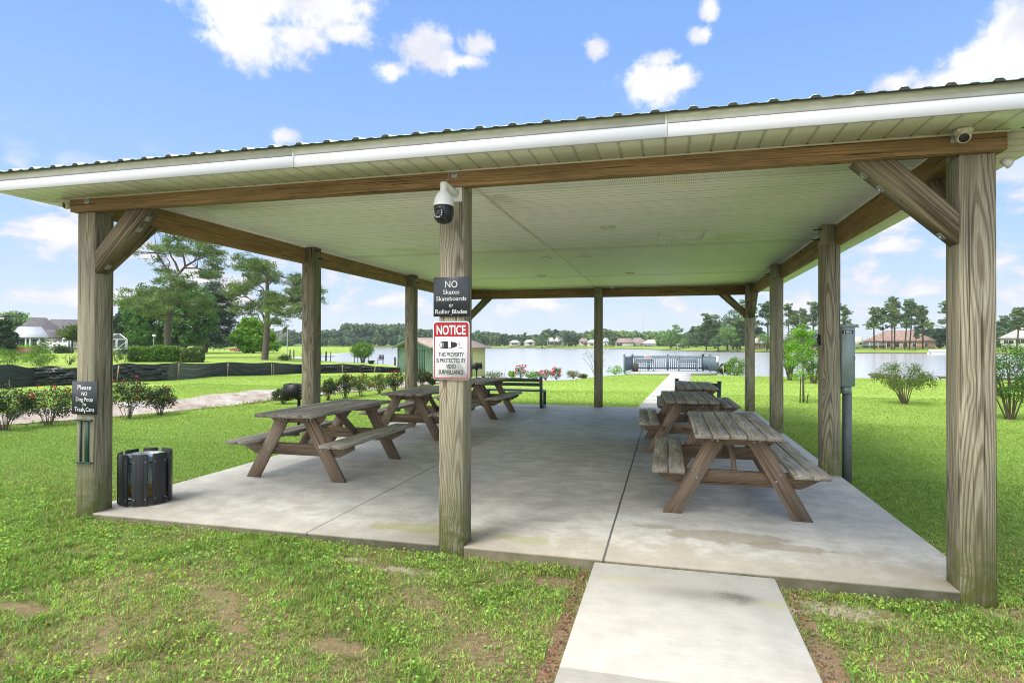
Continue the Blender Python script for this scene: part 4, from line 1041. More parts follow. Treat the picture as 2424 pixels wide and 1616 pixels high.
# ================================================================== trees
def tree(name, label, base, D, pads, limbs, kind, mat, bark, nclump, nleaf, size, depth=.8, seed=0, tw=None, cat='tree', clumpr=.5):
    """pads: (px, py, rx, ry) masses of foliage at real distance D; limbs: px paths with widths"""
    r = np.random.default_rng(seed+100)
    gz = float(gbase(*at(base[0], base[1], D)[:2])) if D < 140 and base[0] < 1200 else None
    B = at(base[0], base[1], D); 
    if gz is not None: B[2] = gz
    t = empty(name, label, cat, tuple(B)); mpp = D/F
    def loc(px, py, dep=0.):
        q = at(px, py, D)-B; q = q+_f*dep; return q
    mb = MB()
    known = []
    for path, w0, w1 in limbs:
        n = len(path); q = []; dd = r.uniform(-.6, .6)*abs(path[-1][0]-path[0][0])*mpp; d0 = 0.
        if known:
            kk = np.array([k_[:2] for k_ in known]); j_ = int(np.argmin(((kk-np.array(path[0]))**2).sum(1))); d0 = known[j_][2]
        for i, (x_, y_) in enumerate(path):
            f_ = i/(n-1); de = d0+dd*f_+(r.normal()*.1 if 0 < i < n-1 else 0); q.append(loc(x_, y_, de))
            if i: 
                for u_ in (.25, .5, .75, 1): known.append((path[i-1][0]+(x_-path[i-1][0])*u_, path[i-1][1]+(y_-path[i-1][1])*u_, de))
        if path[0] == tuple(base): q[0][2] = -.3
        mb.tube(q, np.linspace(w0*mpp/2, w1*mpp/2, n), 8, cap=False)
    X = np.array([p[0] for p in pads]); xc = (X.min()+X.max())/2; hw = max((X.max()-X.min())/2, 10)+5
    C = []; K3 = []; twigs = []; area = np.array([p[2]*p[3] for p in pads]); cnt = np.maximum(3, (area/area.sum()*nclump)).astype(int)
    for (px, py, rx, ry), k in zip(pads, cnt):
        dmax = hw*mpp*depth*math.sqrt(max(.12, 1-((px-xc)/hw)**2)); dc = r.uniform(-1, 1)*dmax if kind == 'pine' else 0
        th = r.normal(size=(k, 3)); th /= np.linalg.norm(th, axis=1)[:, None]; rr = r.uniform(.2, 1, k)**.45
        if kind == 'pine':
            m_ = max(3, k//7); sub_ = []
            for (a, b_, c) in (th*rr[:, None])[:m_]: sub_.append(loc(px+a*rx*1.05, py+b_*ry*1.35, dc+c*rx*mpp))
            for i_ in range(k): C.append(sub_[i_ % m_]+r.normal(size=3)*np.array([.42, .42, .22])*(mpp/.05))
            twigs += sub_; continue
        for (a, b_, c) in th*rr[:, None]: C.append(loc(px+a*rx, py+b_*ry, c*dmax))
    C = np.array(C)
    if kind == 'pine':
        L3_ = np.array([loc(*k_) for k_ in known])      # branches reaching the tufts
        for e_ in twigs:
            dd_ = np.linalg.norm(L3_-e_, axis=1)+np.maximum(0, L3_[:, 2]-e_[2]); j = int(np.argmin(dd_)); s0 = L3_[j]; mid_ = s0*.5+e_*.5+np.array([0, 0, -.12*dd_[j]*.5])
            mb.tube([s0, mid_, e_], np.array([.055, .04, .015])*(mpp/.05), 4, cap=False)
    mb.build('trunk', bark, t)
    mb = MB()
    if kind == 'pine': needles(mb, C, clumpr, nleaf, size, size*.24, r)
    else: clump_leaves(mb, C, clumpr, nleaf, size, .35, .6, .7, r=r)
    mb.build('crown', mat, t); return t
# two tall pines beyond the fence
tree('tall_pine', 'tallest pine beyond the fence, with a forked bare upper trunk', (399, 845), 72,
 [(455, 575, 45, 20), (400, 560, 38, 22), (360, 575, 30, 18), (345, 600, 25, 14), (330, 598, 18, 8), (495, 600, 30, 16), (510, 620, 20, 12), (480, 635, 40, 12), (505, 645, 25, 8), (440, 560, 35, 16), (375, 645, 28, 12), (365, 655, 18, 8), (440, 660, 40, 12), (470, 655, 30, 10), (425, 672, 30, 12), (420, 600, 40, 10), (470, 600, 35, 12), (390, 700, 60, 18), (350, 712, 50, 14), (440, 705, 45, 16), (325, 700, 24, 10), (296, 712, 16, 8), (400, 735, 50, 16), (460, 725, 32, 16), (370, 750, 30, 10)],
 [([(399, 845), (398, 790), (401, 730), (405, 690), (404, 664)], 15, 9), ([(404, 664), (396, 640), (384, 622), (376, 605), (372, 580)], 7, 2.5), ([(404, 664), (417, 645), (428, 628), (445, 612), (470, 600)], 8, 2.5), ([(417, 645), (408, 620), (398, 605), (390, 575)], 6, 2), ([(428, 628), (424, 605), (412, 590), (408, 565)], 5, 2), ([(428, 632), (455, 632), (485, 640), (515, 642)], 4, 1.5), ([(404, 676), (420, 676), (432, 690)], 4, 1.5), ([(400, 730), (380, 732), (355, 720), (320, 705)], 4, 1.2), ([(396, 640), (398, 620), (382, 600), (350, 598)], 3, 1), ([(445, 612), (452, 590), (462, 570)], 3, 1), ([(402, 738), (372, 742), (368, 760)], 2.5, 1)],
 'pine', L_PINE, BARK, 900, 34, .34, .85, 1, clumpr=.24)
tree('tall_pine', 'slimmer straight pine on the lawn left of the striped flag', (626, 848), 69,
 [(625, 625, 22, 14), (600, 640, 26, 14), (650, 650, 22, 14), (580, 630, 18, 10), (575, 655, 18, 10), (620, 660, 30, 14), (665, 675, 26, 14), (690, 660, 20, 14), (700, 700, 30, 14), (605, 690, 24, 10), (560, 690, 18, 10), (535, 692, 18, 8), (545, 680, 22, 8), (640, 705, 35, 12), (685, 715, 28, 12), (575, 735, 22, 10), (585, 725, 26, 8), (690, 745, 30, 12), (720, 740, 24, 14), (740, 700, 20, 16), (650, 725, 24, 10), (670, 765, 18, 8)],
 [([(626, 848), (629, 800), (632, 740), (634, 690), (632, 640), (628, 615)], 17, 3), ([(630, 775), (622, 745), (610, 725), (590, 705), (560, 700)], 6, 1.5), ([(630, 782), (645, 760), (662, 748), (700, 742)], 6, 1.5), ([(632, 740), (650, 720), (680, 712)], 4, 1.2), ([(632, 700), (618, 680), (600, 670), (580, 655)], 4, 1.2), ([(633, 680), (648, 662), (665, 655)], 3.5, 1), ([(626, 780), (605, 742), (575, 742)], 3.5, 1), ([(632, 770), (650, 765), (680, 762)], 3, 1)],
 'pine', L_PINE, BARK, 800, 34, .34, .85, 2, clumpr=.24)
tree('shade_tree', 'broad fresh green tree behind the tallest pine', (420, 834), 98,
 [(400, 700, 70, 36), (345, 730, 60, 36), (455, 715, 55, 40), (470, 760, 42, 40), (400, 760, 90, 36), (330, 775, 40, 30), (430, 795, 70, 22), (360, 795, 50, 20)],
 [([(420, 834), (419, 790), (415, 740)], 9, 6), ([(418, 815), (465, 790), (475, 760)], 5, 3), ([(418, 815), (365, 795), (355, 770)], 5, 3), ([(415, 780), (380, 740)], 5, 2), ([(415, 780), (450, 740)], 5, 2)],
 'dec', L_DEC, BARK, 620, 44, .42, .8, 3, clumpr=.8)
tree('dark_oak', 'dark evergreen tree left of the fresh green one', (330, 832), 104, [(300, 775, 38, 34), (325, 750, 40, 34), (345, 790, 40, 26), (285, 795, 24, 20)], [([(330, 832), (328, 790)], 12, 8)], 'dec', L_DARK, BARK, 340, 46, .45, .8, 4, clumpr=.8)
tree('dark_pine', 'dark loose pine right of the fresh green tree', (486, 831), 108, [(515, 695, 26, 18), (530, 725, 24, 20), (520, 755, 30, 20), (545, 760, 14, 12), (505, 785, 34, 20), (530, 790, 20, 20), (500, 720, 20, 20)], [([(486, 831), (490, 780), (505, 720), (515, 690)], 9, 2)], 'pine', L_DARK, BARK, 520, 36, .45, .7, 5, clumpr=.4)
tree('lime_tree', 'bright lime green round tree behind the slimmer pine', (600, 834), 104, [(595, 775, 30, 24), (580, 800, 32, 24), (615, 800, 36, 24), (645, 812, 20, 18), (600, 818, 36, 14), (585, 768, 20, 16)], [([(600, 834), (600, 800)], 8, 6), ([(585, 834), (585, 800)], 5, 3)], 'dec', L_BRIGHT, BARK, 380, 44, .42, .8, 6, clumpr=.75)
tree('magnolia', 'dark glossy tree with white blossoms at the left edge, before the chimney', (12, 838), 84, [(10, 770, 20, 18), (22, 800, 14, 20), (5, 800, 18, 26), (20, 820, 10, 16)], [([(12, 838), (12, 780)], 4, 2)], 'dec', L_DARK, STEM, 130, 40, .35, .9, 7, clumpr=.5)
tree('roofline_tree', 'pale green tree showing above the dark roofs at far left', (40, 830), 170, [(35, 750, 24, 10), (10, 760, 20, 12), (58, 760, 14, 8), (35, 775, 30, 14)], [([(35, 830), (35, 760)], 5, 3)], 'dec', L_FAR2, BARK, 120, 30, .8, .9, 8, clumpr=1.2)
tree('palm_tree', 'small shaggy palm between the houses and the left front post', (171, 829), 100, [(171, 792, 14, 12)], [([(171, 829), (171, 795)], 4, 3)], 'pine', L_OLIVE, BARK, 60, 60, .9, .9, 9, clumpr=.3)
for i, (px, py, D_, rw, h, m_, lb) in enumerate([(110, 831, 100, 2.6, 2.0, L_OLIVE, 'garden plants in front of the white fence at far left'), (150, 832, 100, 1.6, 1.2, L_DARK, 'low dark purple shrubs by the white fence'), (285, 829, 98, 1.8, 1.3, L_ROSE, 'reddish shrubs before the white screen enclosure'), (60, 818, 104, 2.4, 1.2, L_BRIGHT, 'bright shrubs against the white-roofed house'), (90, 834, 98, 1.6, 1.0, L_HEDGE, 'green shrubs right of the brick planter')]):
    q = at(px, py, D_); q[2] = float(gbase(q[0], q[1])); bush('garden_shrub', lb, tuple(q), rw, h, 4, 60, 26, .22, m_, .0, seed=90+i, cat='shrub', flat_=.5)

# ================================================================== silt fence
top = [(-160, 851), (-60, 858), (0, 860.6), (57, 865.4), (115, 866.3), (179, 865.4), (268, 862.5), (306, 856.8), (400, 857.7), (500, 857), (583, 855.6), (640, 857.5), (712, 858.8), (811, 861), (860, 861.2), (887, 866.5), (941, 866.5), (948, 867)]
bot = [(-160, 932), (-60, 923), (0, 919), (86, 913), (178, 911), (268, 904.6), (400, 900.8), (500, 892), (646, 887.5), (712, 884), (811, 882.7), (941, 881), (948, 881)]
FAB = Nd('black_fabric'); p_ = FAB.pos(); FAB.col(FAB.mix(FAB.mr(FAB.noise(p_, 1.5, 4), .3, .7), (.010, .012, .016, 1), (.022, .025, .032, 1))); FAB.rough(.30); FAB.set('Specular IOR Level', .6); FAB.bump(FAB.noise(FAB.vmath('MULTIPLY', p_, (1.2, 1.2, 14)), 1.5, 5, .65), .5, .05)
t = empty('silt_fence', 'long wrinkled black silt fence on wooden stakes crossing the left lawn', 'fence', tuple(ghit(400, 900)))
TO = np.array(t.location)
xsf = np.linspace(-160, 948, 420); V = []; K = 26; r = np.random.default_rng(3)
stk = [27, 115, 278, 421, 539, 646, 811, 887]; 
for x_ in xsf:
    yb = np.interp(x_, [a for a, b in bot], [b for a, b in bot]); yt = np.interp(x_, [a for a, b in top], [b for a, b in top])
    g_ = ghit(x_, yb); Dd = (g_-CAM)@_f; tp = at(x_, yt, Dd); dn = min(abs(x_-s_) for s_ in stk)
    sag = .05*min(dn/45, 1)**1+.006*math.sin(x_*.11)*math.sin(x_*.037)
    for j in range(K):
        f_ = j/(K-1); z_ = g_[2]-.04+(tp[2]-sag*1.5-g_[2]+.04)*f_
        ph = 1.6*math.sin(x_*.021)+1.1*math.sin(x_*.053+2); u_ = min(dn/45, 1); wob = (.11*abs(math.sin(f_*8+ph+u_*1.5))+.07*abs(math.sin(f_*17-ph*1.3+x_*.02))+.035*math.sin(f_*41+x_*.06+ph*2)-.06)*1.7*(f_*(1-f_)*3+.12)*min(1, .3+dn/26)*(h_s if False else 1)
        n_ = np.array([-_f[0], -_f[1], 0]); V.append(g_*np.array([1, 1, 0])+n_*wob+np.array([0, 0, z_])-TO)
mb = MB(); mb.add(V, [(i*K+j, (i+1)*K+j, (i+1)*K+j+1, i*K+j+1) for i in range(len(xsf)-1) for j in range(K-1)]); mb.build('fabric', FAB.m, t, smooth=True)
STK = flat('stake_wood', (.42, .30, .18, 1), .8, .2, 20)
for i, x_ in enumerate([27, 115, 278, 421, 539, 644, 649, 811, 887]):
    yb = np.interp(x_, [a for a, b in bot], [b for a, b in bot]); g_ = ghit(x_, yb); yt = np.interp(x_, [a for a, b in top], [b for a, b in top]); tp = at(x_, yt, (g_-CAM)@_f)
    h_ = (tp[2]-g_[2])*(.92 if i != 0 else .66); ln = [-.06, .12, .12, .1, .07, .0, -.02, 0, .06][i]
    o_ = g_-TO+np.array([-_f[0], -_f[1], 0])*.09
    mb = MB(); mb.beam(o_+np.array([0, 0, -.1]), o_+_r*ln+np.array([0, 0, h_]), .045, .03, (_r[0], _r[1], 0), .003); mb.build('stake', STK if i != 1 else BLACK, t)

# ================================================================== green and yellow shed
def shed():
    c = ghit(1026, 890); b = ghit(1148, 885); a0_ = ghit(942, 883)
    # gable front from a to c, long side from c to b
    Dc = (c-CAM)@_f; us = (b-c)[:2]; Ls = np.linalg.norm(us); us = us/Ls; ug = np.array([-us[1], us[0]])
    Ls_, Lg = Ls, min(np.arange(1.2, 8, .02), key=lambda q: abs(proj([*(c[:2]+ug*q), c[2]])[0]-942))
    t = empty('garden_shed', 'green and yellow boarded shed with a brown shingle roof near the water', 'shed', (c[0], c[1], c[2]))
    ang = math.atan2(us[1], us[0]); t.rotation_euler = (0, 0, ang)
    # local: x along long side, y along gable (towards a), z up
    hW = at(1024, 823, Dc)[2]-c[2]; Wd = Lg; ridge = hW+.62
    sgn = 1 if (ug@np.array([-math.sin(ang), math.cos(ang)])) > 0 else -1
    GR = Nd('green_boards'); p = GR.obj(); x, y, z = GR.sep(p); n = GR.noise(p, 3, 5, .65)
    GR.col(GR.ramp(n, [(.3, (.05, .10, .075, 1)), (.55, (.085, .16, .115, 1)), (.75, (.22, .26, .13, 1))])); GR.rough(.7)
    fr = GR.math('FRACT', GR.math('MULTIPLY', z, 6.)); GR.bump(fr, .6, .02)
    YE = Nd('yellow_siding'); p = YE.obj(); x, y, z = YE.sep(p); fr = YE.math('FRACT', YE.math('MULTIPLY', z, 5.6)); k = YE.mr(fr, .0, .10, 1, 0)
    YE.col(YE.mix(YE.math('MULTIPLY', k, .75), (.50, .52, .20, 1), (.12, .14, .05, 1))); YE.rough(.6); YE.bump(fr, .5, .02)
    RF = flat('brown_shingle', (.30, .235, .20, 1), .9, .3, 6)
    def q(x_, y_, z_): return (x_, y_*sgn, z_)
    mb = MB(); mb.add([q(0, 0, -.3), q(0, Wd, -.3), q(0, Wd, hW), q(0, Wd/2, ridge-.06), q(0, 0, hW)], [(0, 1, 2, 3, 4)]); mb.add([q(Ls, 0, -.3), q(Ls, Wd, -.3), q(Ls, Wd, hW), q(Ls, Wd/2, ridge-.06), q(Ls, 0, hW)], [(0, 1, 2, 3, 4)]); mb.add([q(0, Wd, -.3), q(Ls, Wd, -.3), q(Ls, Wd, hW), q(0, Wd, hW)], [(0, 1, 2, 3)]); mb.build('wall', GR.m, t)
    mb = MB(); mb.box(q(Ls/2, -.02, hW/2-.15), (Ls, .04, hW+.3), None, 0); mb.build('wall', YE.m, t, label='yellow lapped side wall')
    ov = .32
    for s_ in (0, 1):
        mb = MB(); y0 = -ov if s_ == 0 else Wd+ov; ze = hW-.62*ov/(Wd/2)+.02
        for dz in (0, .07):
            pass
        V = [q(-ov, y0, ze), q(Ls+ov, y0, ze), q(Ls+ov, Wd/2, ridge), q(-ov, Wd/2, ridge), q(-ov, y0, ze+.07), q(Ls+ov, y0, ze+.07), q(Ls+ov, Wd/2, ridge+.07), q(-ov, Wd/2, ridge+.07)]
        mb.add(V, [(0, 1, 2, 3), (7, 6, 5, 4), (0, 4, 5, 1), (1, 5, 6, 2), (2, 6, 7, 3), (3, 7, 4, 0)]); o = mb.build('roof', RF, t)
        mb = MB(); mb.beam(q(-ov-.02, y0, ze), q(-ov-.02, Wd/2, ridge), .14, .03, (0, 0, 1)); mb.build('barge_board', GR.m, o)
    mb = MB()
    for i in range(9): mb.box(q(-.03, Wd*.22+i*Wd*.045, hW/2-.05), (.03, .05, hW-.15), None, 2)
    mb.build('shutter_slats', flat('green_trim', (.025, .085, .065, 1), .6), t)
    mb = MB(); mb.box(q(-.02, .05, hW/2-.1), (.05, .12, hW+.1), None, 2); mb.box(q(-.02, Wd-.05, hW/2-.1), (.05, .12, hW+.1), None, 2); mb.box(q(-.02, Wd*.72, hW/2-.1), (.04, .08, hW), None, 2); mb.build('corner_board', GR.m, t)
    mb = MB(); mb.box(q(1.9, Wd/2-.62, hW+.30), (.35, .3, .12), None, 0); mb.build('roof_vent', DARKST, t)
shed()
q_ = ghit(1117, 893); mb = MB(); mb.tube([(0, 0, -.2), (0, 0, 1.45)], .03, 8); o = mb.build('dark_pole', BLACK); o.location = tuple(q_); tag(o, 'tall thin black pole in front of the yellow shed wall', 'pole')
q_ = ghit(1193, 889); mb = MB(); mb.tube([(0, 0, -.2), (.1, 0, .64)], .012, 6); o = mb.build('marker_rod', STEEL); o.location = tuple(q_); tag(o, 'thin leaning rod at the shore right of the shed', 'rod')

# ================================================================== fishing deck
DK = Nd('deck_boards'); p = DK.pos(); x, y, z = DK.sep(p); fr = DK.math('FRACT', DK.math('MULTIPLY', x, 7.)); DK.col(DK.mix(DK.mr(fr, .0, .08, .5, 0), (.42, .44, .45, 1), (.12, .13, .14, 1))); DK.rough(.6)
GP = flat('grey_blue_paint', (.115, .155, .185, 1), .5, .15, 6)
A = ghit(1477, 884.5)[:2]; Bq = ghit(1699, 884.5)[:2]; dz = -.03
dA = np.array([2.95, 31.7]); dB = np.array([8.05, 31.75]); dC = np.array([7.9, 34.4]); dD = np.array([3.05, 34.75])
dA = np.array(ghit(1478, 883.5)[:2]); dB = np.array(ghit(1699, 884)[:2])
dD = np.array(at(1497, 877, (np.array([*dA, 0])-CAM)@_f+2.9)[:2]); dC = np.array(at(1664, 877, (np.array([*dB, 0])-CAM)@_f+2.6)[:2])
t = empty('fishing_deck', 'grey-blue railed wooden fishing deck over the water at the end of the path', 'deck', (dA[0], dA[1], dz)); TO = np.array([dA[0], dA[1], dz])
mb = MB(); V = [(*q[:2], z_) for z_ in (0, -.16) for q in (dA-TO[:2], dB-TO[:2], dC-TO[:2], dD-TO[:2])]; mb.add(V, [(0, 1, 2, 3), (7, 6, 5, 4), (0, 4, 5, 1), (1, 5, 6, 2), (2, 6, 7, 3), (3, 7, 4, 0)]); mb.build('deck', DK.m, t)
mb = MB()
for q in (dC, dD, (dC+dD)/2, (dA+dD)/2, (dB+dC)/2):
    mb.tube([(*(q-TO[:2]), -1.6), (*(q-TO[:2]), -.1)], .09, 8)
mb.build('piling', STEM, t)
def rail(a, b, n, spac=.115, H=.92, nm='railing'):
    a = np.array([*(a-TO[:2]), 0]); b = np.array([*(b-TO[:2]), 0]); d = b-a; L_ = np.linalg.norm(d); d /= L_; mb = MB(); rq = np.array([[d[0], -d[1], 0], [d[1], d[0], 0], [0, 0, 1.]])
    mb.beam(a+[0, 0, H-.02], b+[0, 0, H-.02], .035, .11, (0, 0, 1), .004); mb.beam(a+[0, 0, H-.1], b+[0, 0, H-.1], .08, .035, (0, 0, 1), .003); mb.beam(a+[0, 0, .16], b+[0, 0, .16], .08, .035, (0, 0, 1), .003)
    k = int(L_/spac)
    for i in range(k+1):
        q = a+d*L_*i/k; nn = np.array([d[1], -d[0], 0])*.035; mb.box(q+nn+[0, 0, .46], (.05, .036, .80), rq, 2)
    mb.build(nm, GP, t)
    for i in range(n+1):
        q = a+d*L_*i/n; mb = MB(); mb.box(q+[0, 0, .48], (.10, .10, 1.04), None, 2, .006); mb.box(q+[0, 0, 1.01], (.15, .15, .03), None, 2, .004); mb.build('railing_post', GP, t)
rail(dA, dD, 1); rail(dD+np.array([.001, .001]), dC, 2); rail(dC, dB, 2, H=.9)
# dock benches, sign, life ring box, bin
for lb, px in (('left grey bench against the deck railing', 1526), ('right grey bench against the deck railing', 1628)):
    q = at(px, 878, (np.array([*dD, 0])-CAM)@_f-.9); bench(lb, (q[0], q[1], dz+.005), R(181), 1.15, BENCHG)
q = at(1534.5, 850, (np.array([*dD, 0])-CAM)@_f-.18)
sg = empty('warning_sign', 'small red and white warning sign on the deck railing above the left bench', 'sign', (q[0], q[1]-.05, dz+.82), R(2))
mb = MB(); mb.box((0, 0, 0), (.46, .01, .30), None, 2); mb.build('sign_panel', SIGNW, sg)
mb = MB()
for z_, w_ in ((.095, .40), (.032, .40), (-.031, .40), (-.094, .40)): mb.box((0, -.0065, z_), (w_, .002, .05), None, 2)
mb.build('red_band', SIGNR, sg)
mb = MB(); rr_ = random.Random(4)
for z_ in (.095, .032, -.031, -.094):
    x_ = -.18
    while x_ < .15:
        ww = rr_.uniform(.03, .075); mb.box((x_+ww/2, -.009, z_), (ww, .001, .026), None, 2); x_ += ww+.015
mb.build('lettering', SIGNW, sg)
mb = MB(); mb.box((0, .0, -.46), (.07, .05, .7), None, 2); mb.box((0, .02, .19), (.09, .05, .05), None, 2); mb.build('mounting_post', GP, sg)
q = at(1504, 880, (np.array([*dA, 0])-CAM)@_f+.9); mb = MB()
for i in range(8): mb.box((.15*math.cos(i*.785), .15*math.sin(i*.785), .25), (.10, .02, .5), np.array(Matrix.Rotation(i*.785+1.57, 3, 'Z')), 2)
mb.lathe([(.13, .02), (.13, .45)], (0, 0, 0), 12); o = mb.build('litter_bin', flat('deck_bin', (.07, .06, .045, 1), .8, .4, 30)); o.location = (q[0], q[1], dz+.002); tag(o, 'brown slatted bin at the left corner of the fishing deck', 'litter bin')
q = at(1605, 862, (np.array([*dD, 0])-CAM)@_f-.1); mb = MB(); mb.box((0, -.04, .80), (.2, .1, .3), None, 2, .01); mb.box((.06, -.12, .74), (.07, .06, .16), None, 2, .01); o = mb.build('feed_dispenser', [flat('dispenser', (.16, .17, .16, 1), .5)]); o.location = (q[0], q[1]-.06, dz); tag(o, 'small grey dispenser box on the middle railing post of the deck', 'box')
q = at(1697, 853, (np.array([*dB, 0])-CAM)@_f); mb = MB(); mb.box((.02, -.12, .78), (.13, .08, .36), None, 2, .01); o = mb.build('notice_box', WHITE); o.location = (q[0], q[1], dz); tag(o, 'pale box on the front right railing post of the deck', 'box')
for lb, px, py, h_ in (('short pale stake in front of the dark shrub by the deck', 1712, 888, .5), ('tiny stake in the grass before the left deck bench', 1514, 886, .22)):
    q = ghit(px, py); mb = MB(); mb.tube([(0, 0, -.05), (.02, 0, h_)], .02, 6); mb.box((0, 0, h_), (.09, .05, .07), None, 2, .01); o = mb.build('stake', STK); o.location = tuple(q); tag(o, lb, 'stake')
# low timber edging at the right shore
q = ghit(2062, 891); q2 = ghit(2135, 893); mb = MB(); d = np.array(q2)-np.array(q); mb.beam((0, 0, .10), tuple(d+np.array([0, 0, .08])), .10, .5, (0, 0, 1)); mb.beam((0, -.3, 0), tuple(d+np.array([0, -.3, 0])), .16, .05, (0, 0, 1)); o = mb.build('timber_edging', STEM); o.location = tuple(q+np.array([0, .4, 0])); tag(o, 'low dark timber landing at the right shore behind the wispy shrub', 'landing')
q = ghit(2230, 894.5); q2 = ghit(2420, 899); mb = MB(); d = np.array(q2)-np.array(q); mb.beam((0, 0, .02), tuple(d+np.array([0, 0, .02])), .12, .1, (0, 0, 1)); o = mb.build('timber_edging', STEM); o.location = tuple(q+np.array([0, .4, 0])); tag(o, 'thin timber edging along the far right shore', 'edging')
# ================================================================== left shore: flags, piers, chair
def flag(label, px, ybase, ytop, D_, w_, h_, side, grey):
    q = at(px, ybase, D_); q[2] = float(gbase(q[0], q[1])); top = at(px, ytop, D_)[2]-q[2]
    t = empty('flagpole', label, 'flag', tuple(q)); mb = MB(); mb.tube([(0, 0, -.3), (0, 0, top)], [.05, .03], 8); mb.build('pole', WHITE, t)
    s = Nd('flag_cloth'+label[:4]); g = s.attr('gr'); x, y, z = s.sep(g)
    st = s.math('GREATER_THAN', s.math('FRACT', s.math('MULTIPLY', z, 6.5)), .5); c = s.mix(st, (.7, .7, .72, 1), (.03, .03, .035, 1) if grey else (.5, .02, .03, 1))
    can = s.math('MULTIPLY', s.math('LESS_THAN', x, .42), s.math('GREATER_THAN', z, .46)); c = s.mix(can, c, (.03, .03, .04, 1) if grey else (.02, .03, .2, 1))
    stx = s.math('LESS_THAN', s.vmath('LENGTH', s.vmath('SUBTRACT', s.comb(s.math('FRACT', s.math('MULTIPLY', x, 12)), s.math('FRACT', s.math('MULTIPLY', z, 9)), 0.), (.5, .5, 0))), .25)
    c = s.mix(s.math('MULTIPLY', stx, can), c, (.7, .7, .7, 1)); s.col(c); s.rough(.8)
    mb = MB(); V = []; G = []; nx, nz = 24, 8
    for i in range(nx+1):
        for j in range(nz+1):
            u, v = i/nx, j/nz; X = side*u*w_*.85; V.append(_r*X+_f*(.12*math.sin(u*9+v*2)*w_*.5*u)+np.array([0, 0, top-.1-h_*(1-v)-u*w_*.62+.05*math.sin(u*7)])); G.append((u, 0, v))
    mb.add(V, [(i*(nz+1)+j, (i+1)*(nz+1)+j, (i+1)*(nz+1)+j+1, i*(nz+1)+j+1) for i in range(nx) for j in range(nz)], G); mb.build('flag', s.m, t, smooth=True)
flag('black and white striped flag on a white pole right of the slimmer pine', 680, 846, 769, 72, 1.55, 1.05, -1, True)
flag('small red and white flag on a pole beyond the dark loose pine', 558, 831, 778, 110, 1.3, .8, -1, False)
q = at(363, 825, 80); q[2] = float(gbase(q[0], q[1])); t = empty('lamp_post', 'thin post with a white top left of the tallest pine', 'lamp post', tuple(q)); mb = MB(); mb.tube([(0, 0, -.2), (.1, 0, 2.6)], .035, 8); mb.build('pole', STEEL, t); mb = MB(); mb.lathe([(.08, 2.6), (.22, 2.66), (.24, 2.78), (.1, 2.9), (.01, 2.92)], (.1, 0, 0), 12); mb.build('lamp_head', WHITE, t)
# pilings and little piers
def pile(label, px, py, h_, rad=.09, grp=None):
    q = ghit(px, py); 
    mb = MB(); mb.tube([(0, 0, -1.), (0, 0, h_)], rad, 8); o = mb.build('piling', flat('piling_wood', (.045, .04, .035, 1), .9)) if 'PILE' not in globals() else mb.build('piling', PILE); o.location = tuple(q); tag(o, label, 'piling', grp)
PILE = flat('piling_wood', (.05, .042, .036, 1), .9, .3, 10)
pile('left one of the two dark pilings below the striped flag', 686.5, 841.5, .85); pile('right one of the two dark pilings below the striped flag', 695.5, 842, .85); pile('lone dark piling between the garden chair and the shed', 935, 862, .75, .11)
q = ghit(772, 850); t = empty('small_pier', 'small wooden pier with four tall posts left of the vine mound', 'pier', tuple(q))
mb = MB(); mb.box((-1.2, 0, .35), (4.2, 1.2, .07), None, 0, .01); mb.build('deck', PILE, t); 
for x_, y_ in ((-.5, -.5), (.15, -.4), (.8, -.3), (-.3, .5)): mb = MB(); mb.tube([(x_, y_, -1), (x_+.05, y_, .95)], .06, 8); mb.build('post', PILE, t)
# boat dock with red brick-like things further left
q = at(545, 826, 128); q[2] = -.35; t = empty('boat_dock', 'long low dock with dark boat lifts at the far left shore', 'dock', tuple(q), YAW)
mb = MB(); mb.box((0, 0, .25), (16, 1.6, .15), None, 0); mb.build('deck', PILE, t); 
mb = MB()
for i in range(14): mb.tube([(-8+i*1.2, -.7, -1), (-8+i*1.2, -.7, 1.0)], .07, 6)
mb.tube([(-8, -.7, .95), (7.6, -.7, .95)], .05, 6); mb.build('railing', PILE, t)
RED = flat('rust_red', (.22, .06, .05, 1), .8, .3, 3)
mb = MB(); mb.box((4.5, -1.2, .45), (5.5, 2.2, .9), None, 0, .1); mb.box((4.5, -1.2, 1.0), (4.5, 1.6, .25), None, 0, .1); tag(mb.build('covered_boat', RED), 'boat under a rust red cover at the far left dock', 'boat').location = tuple(q+np.array([0, 0, 0]))
mb = MB(); mb.prism([(-2, 0), (2, 0), (2.4, .7), (-2.6, .7)], -.8, .8); mb.box((0, 0, .85), (3.4, 1.3, .3), None, 0, .1); o = mb.build('boat', flat('blue_cover', (.03, .08, .22, 1), .5)); o.location = tuple(at(592, 829, 122)*np.array([1, 1, 0])+np.array([0, 0, -.5])); o.rotation_euler = (0, 0, YAW); tag(o, 'small boat with a blue cover left of the lime green tree', 'boat')
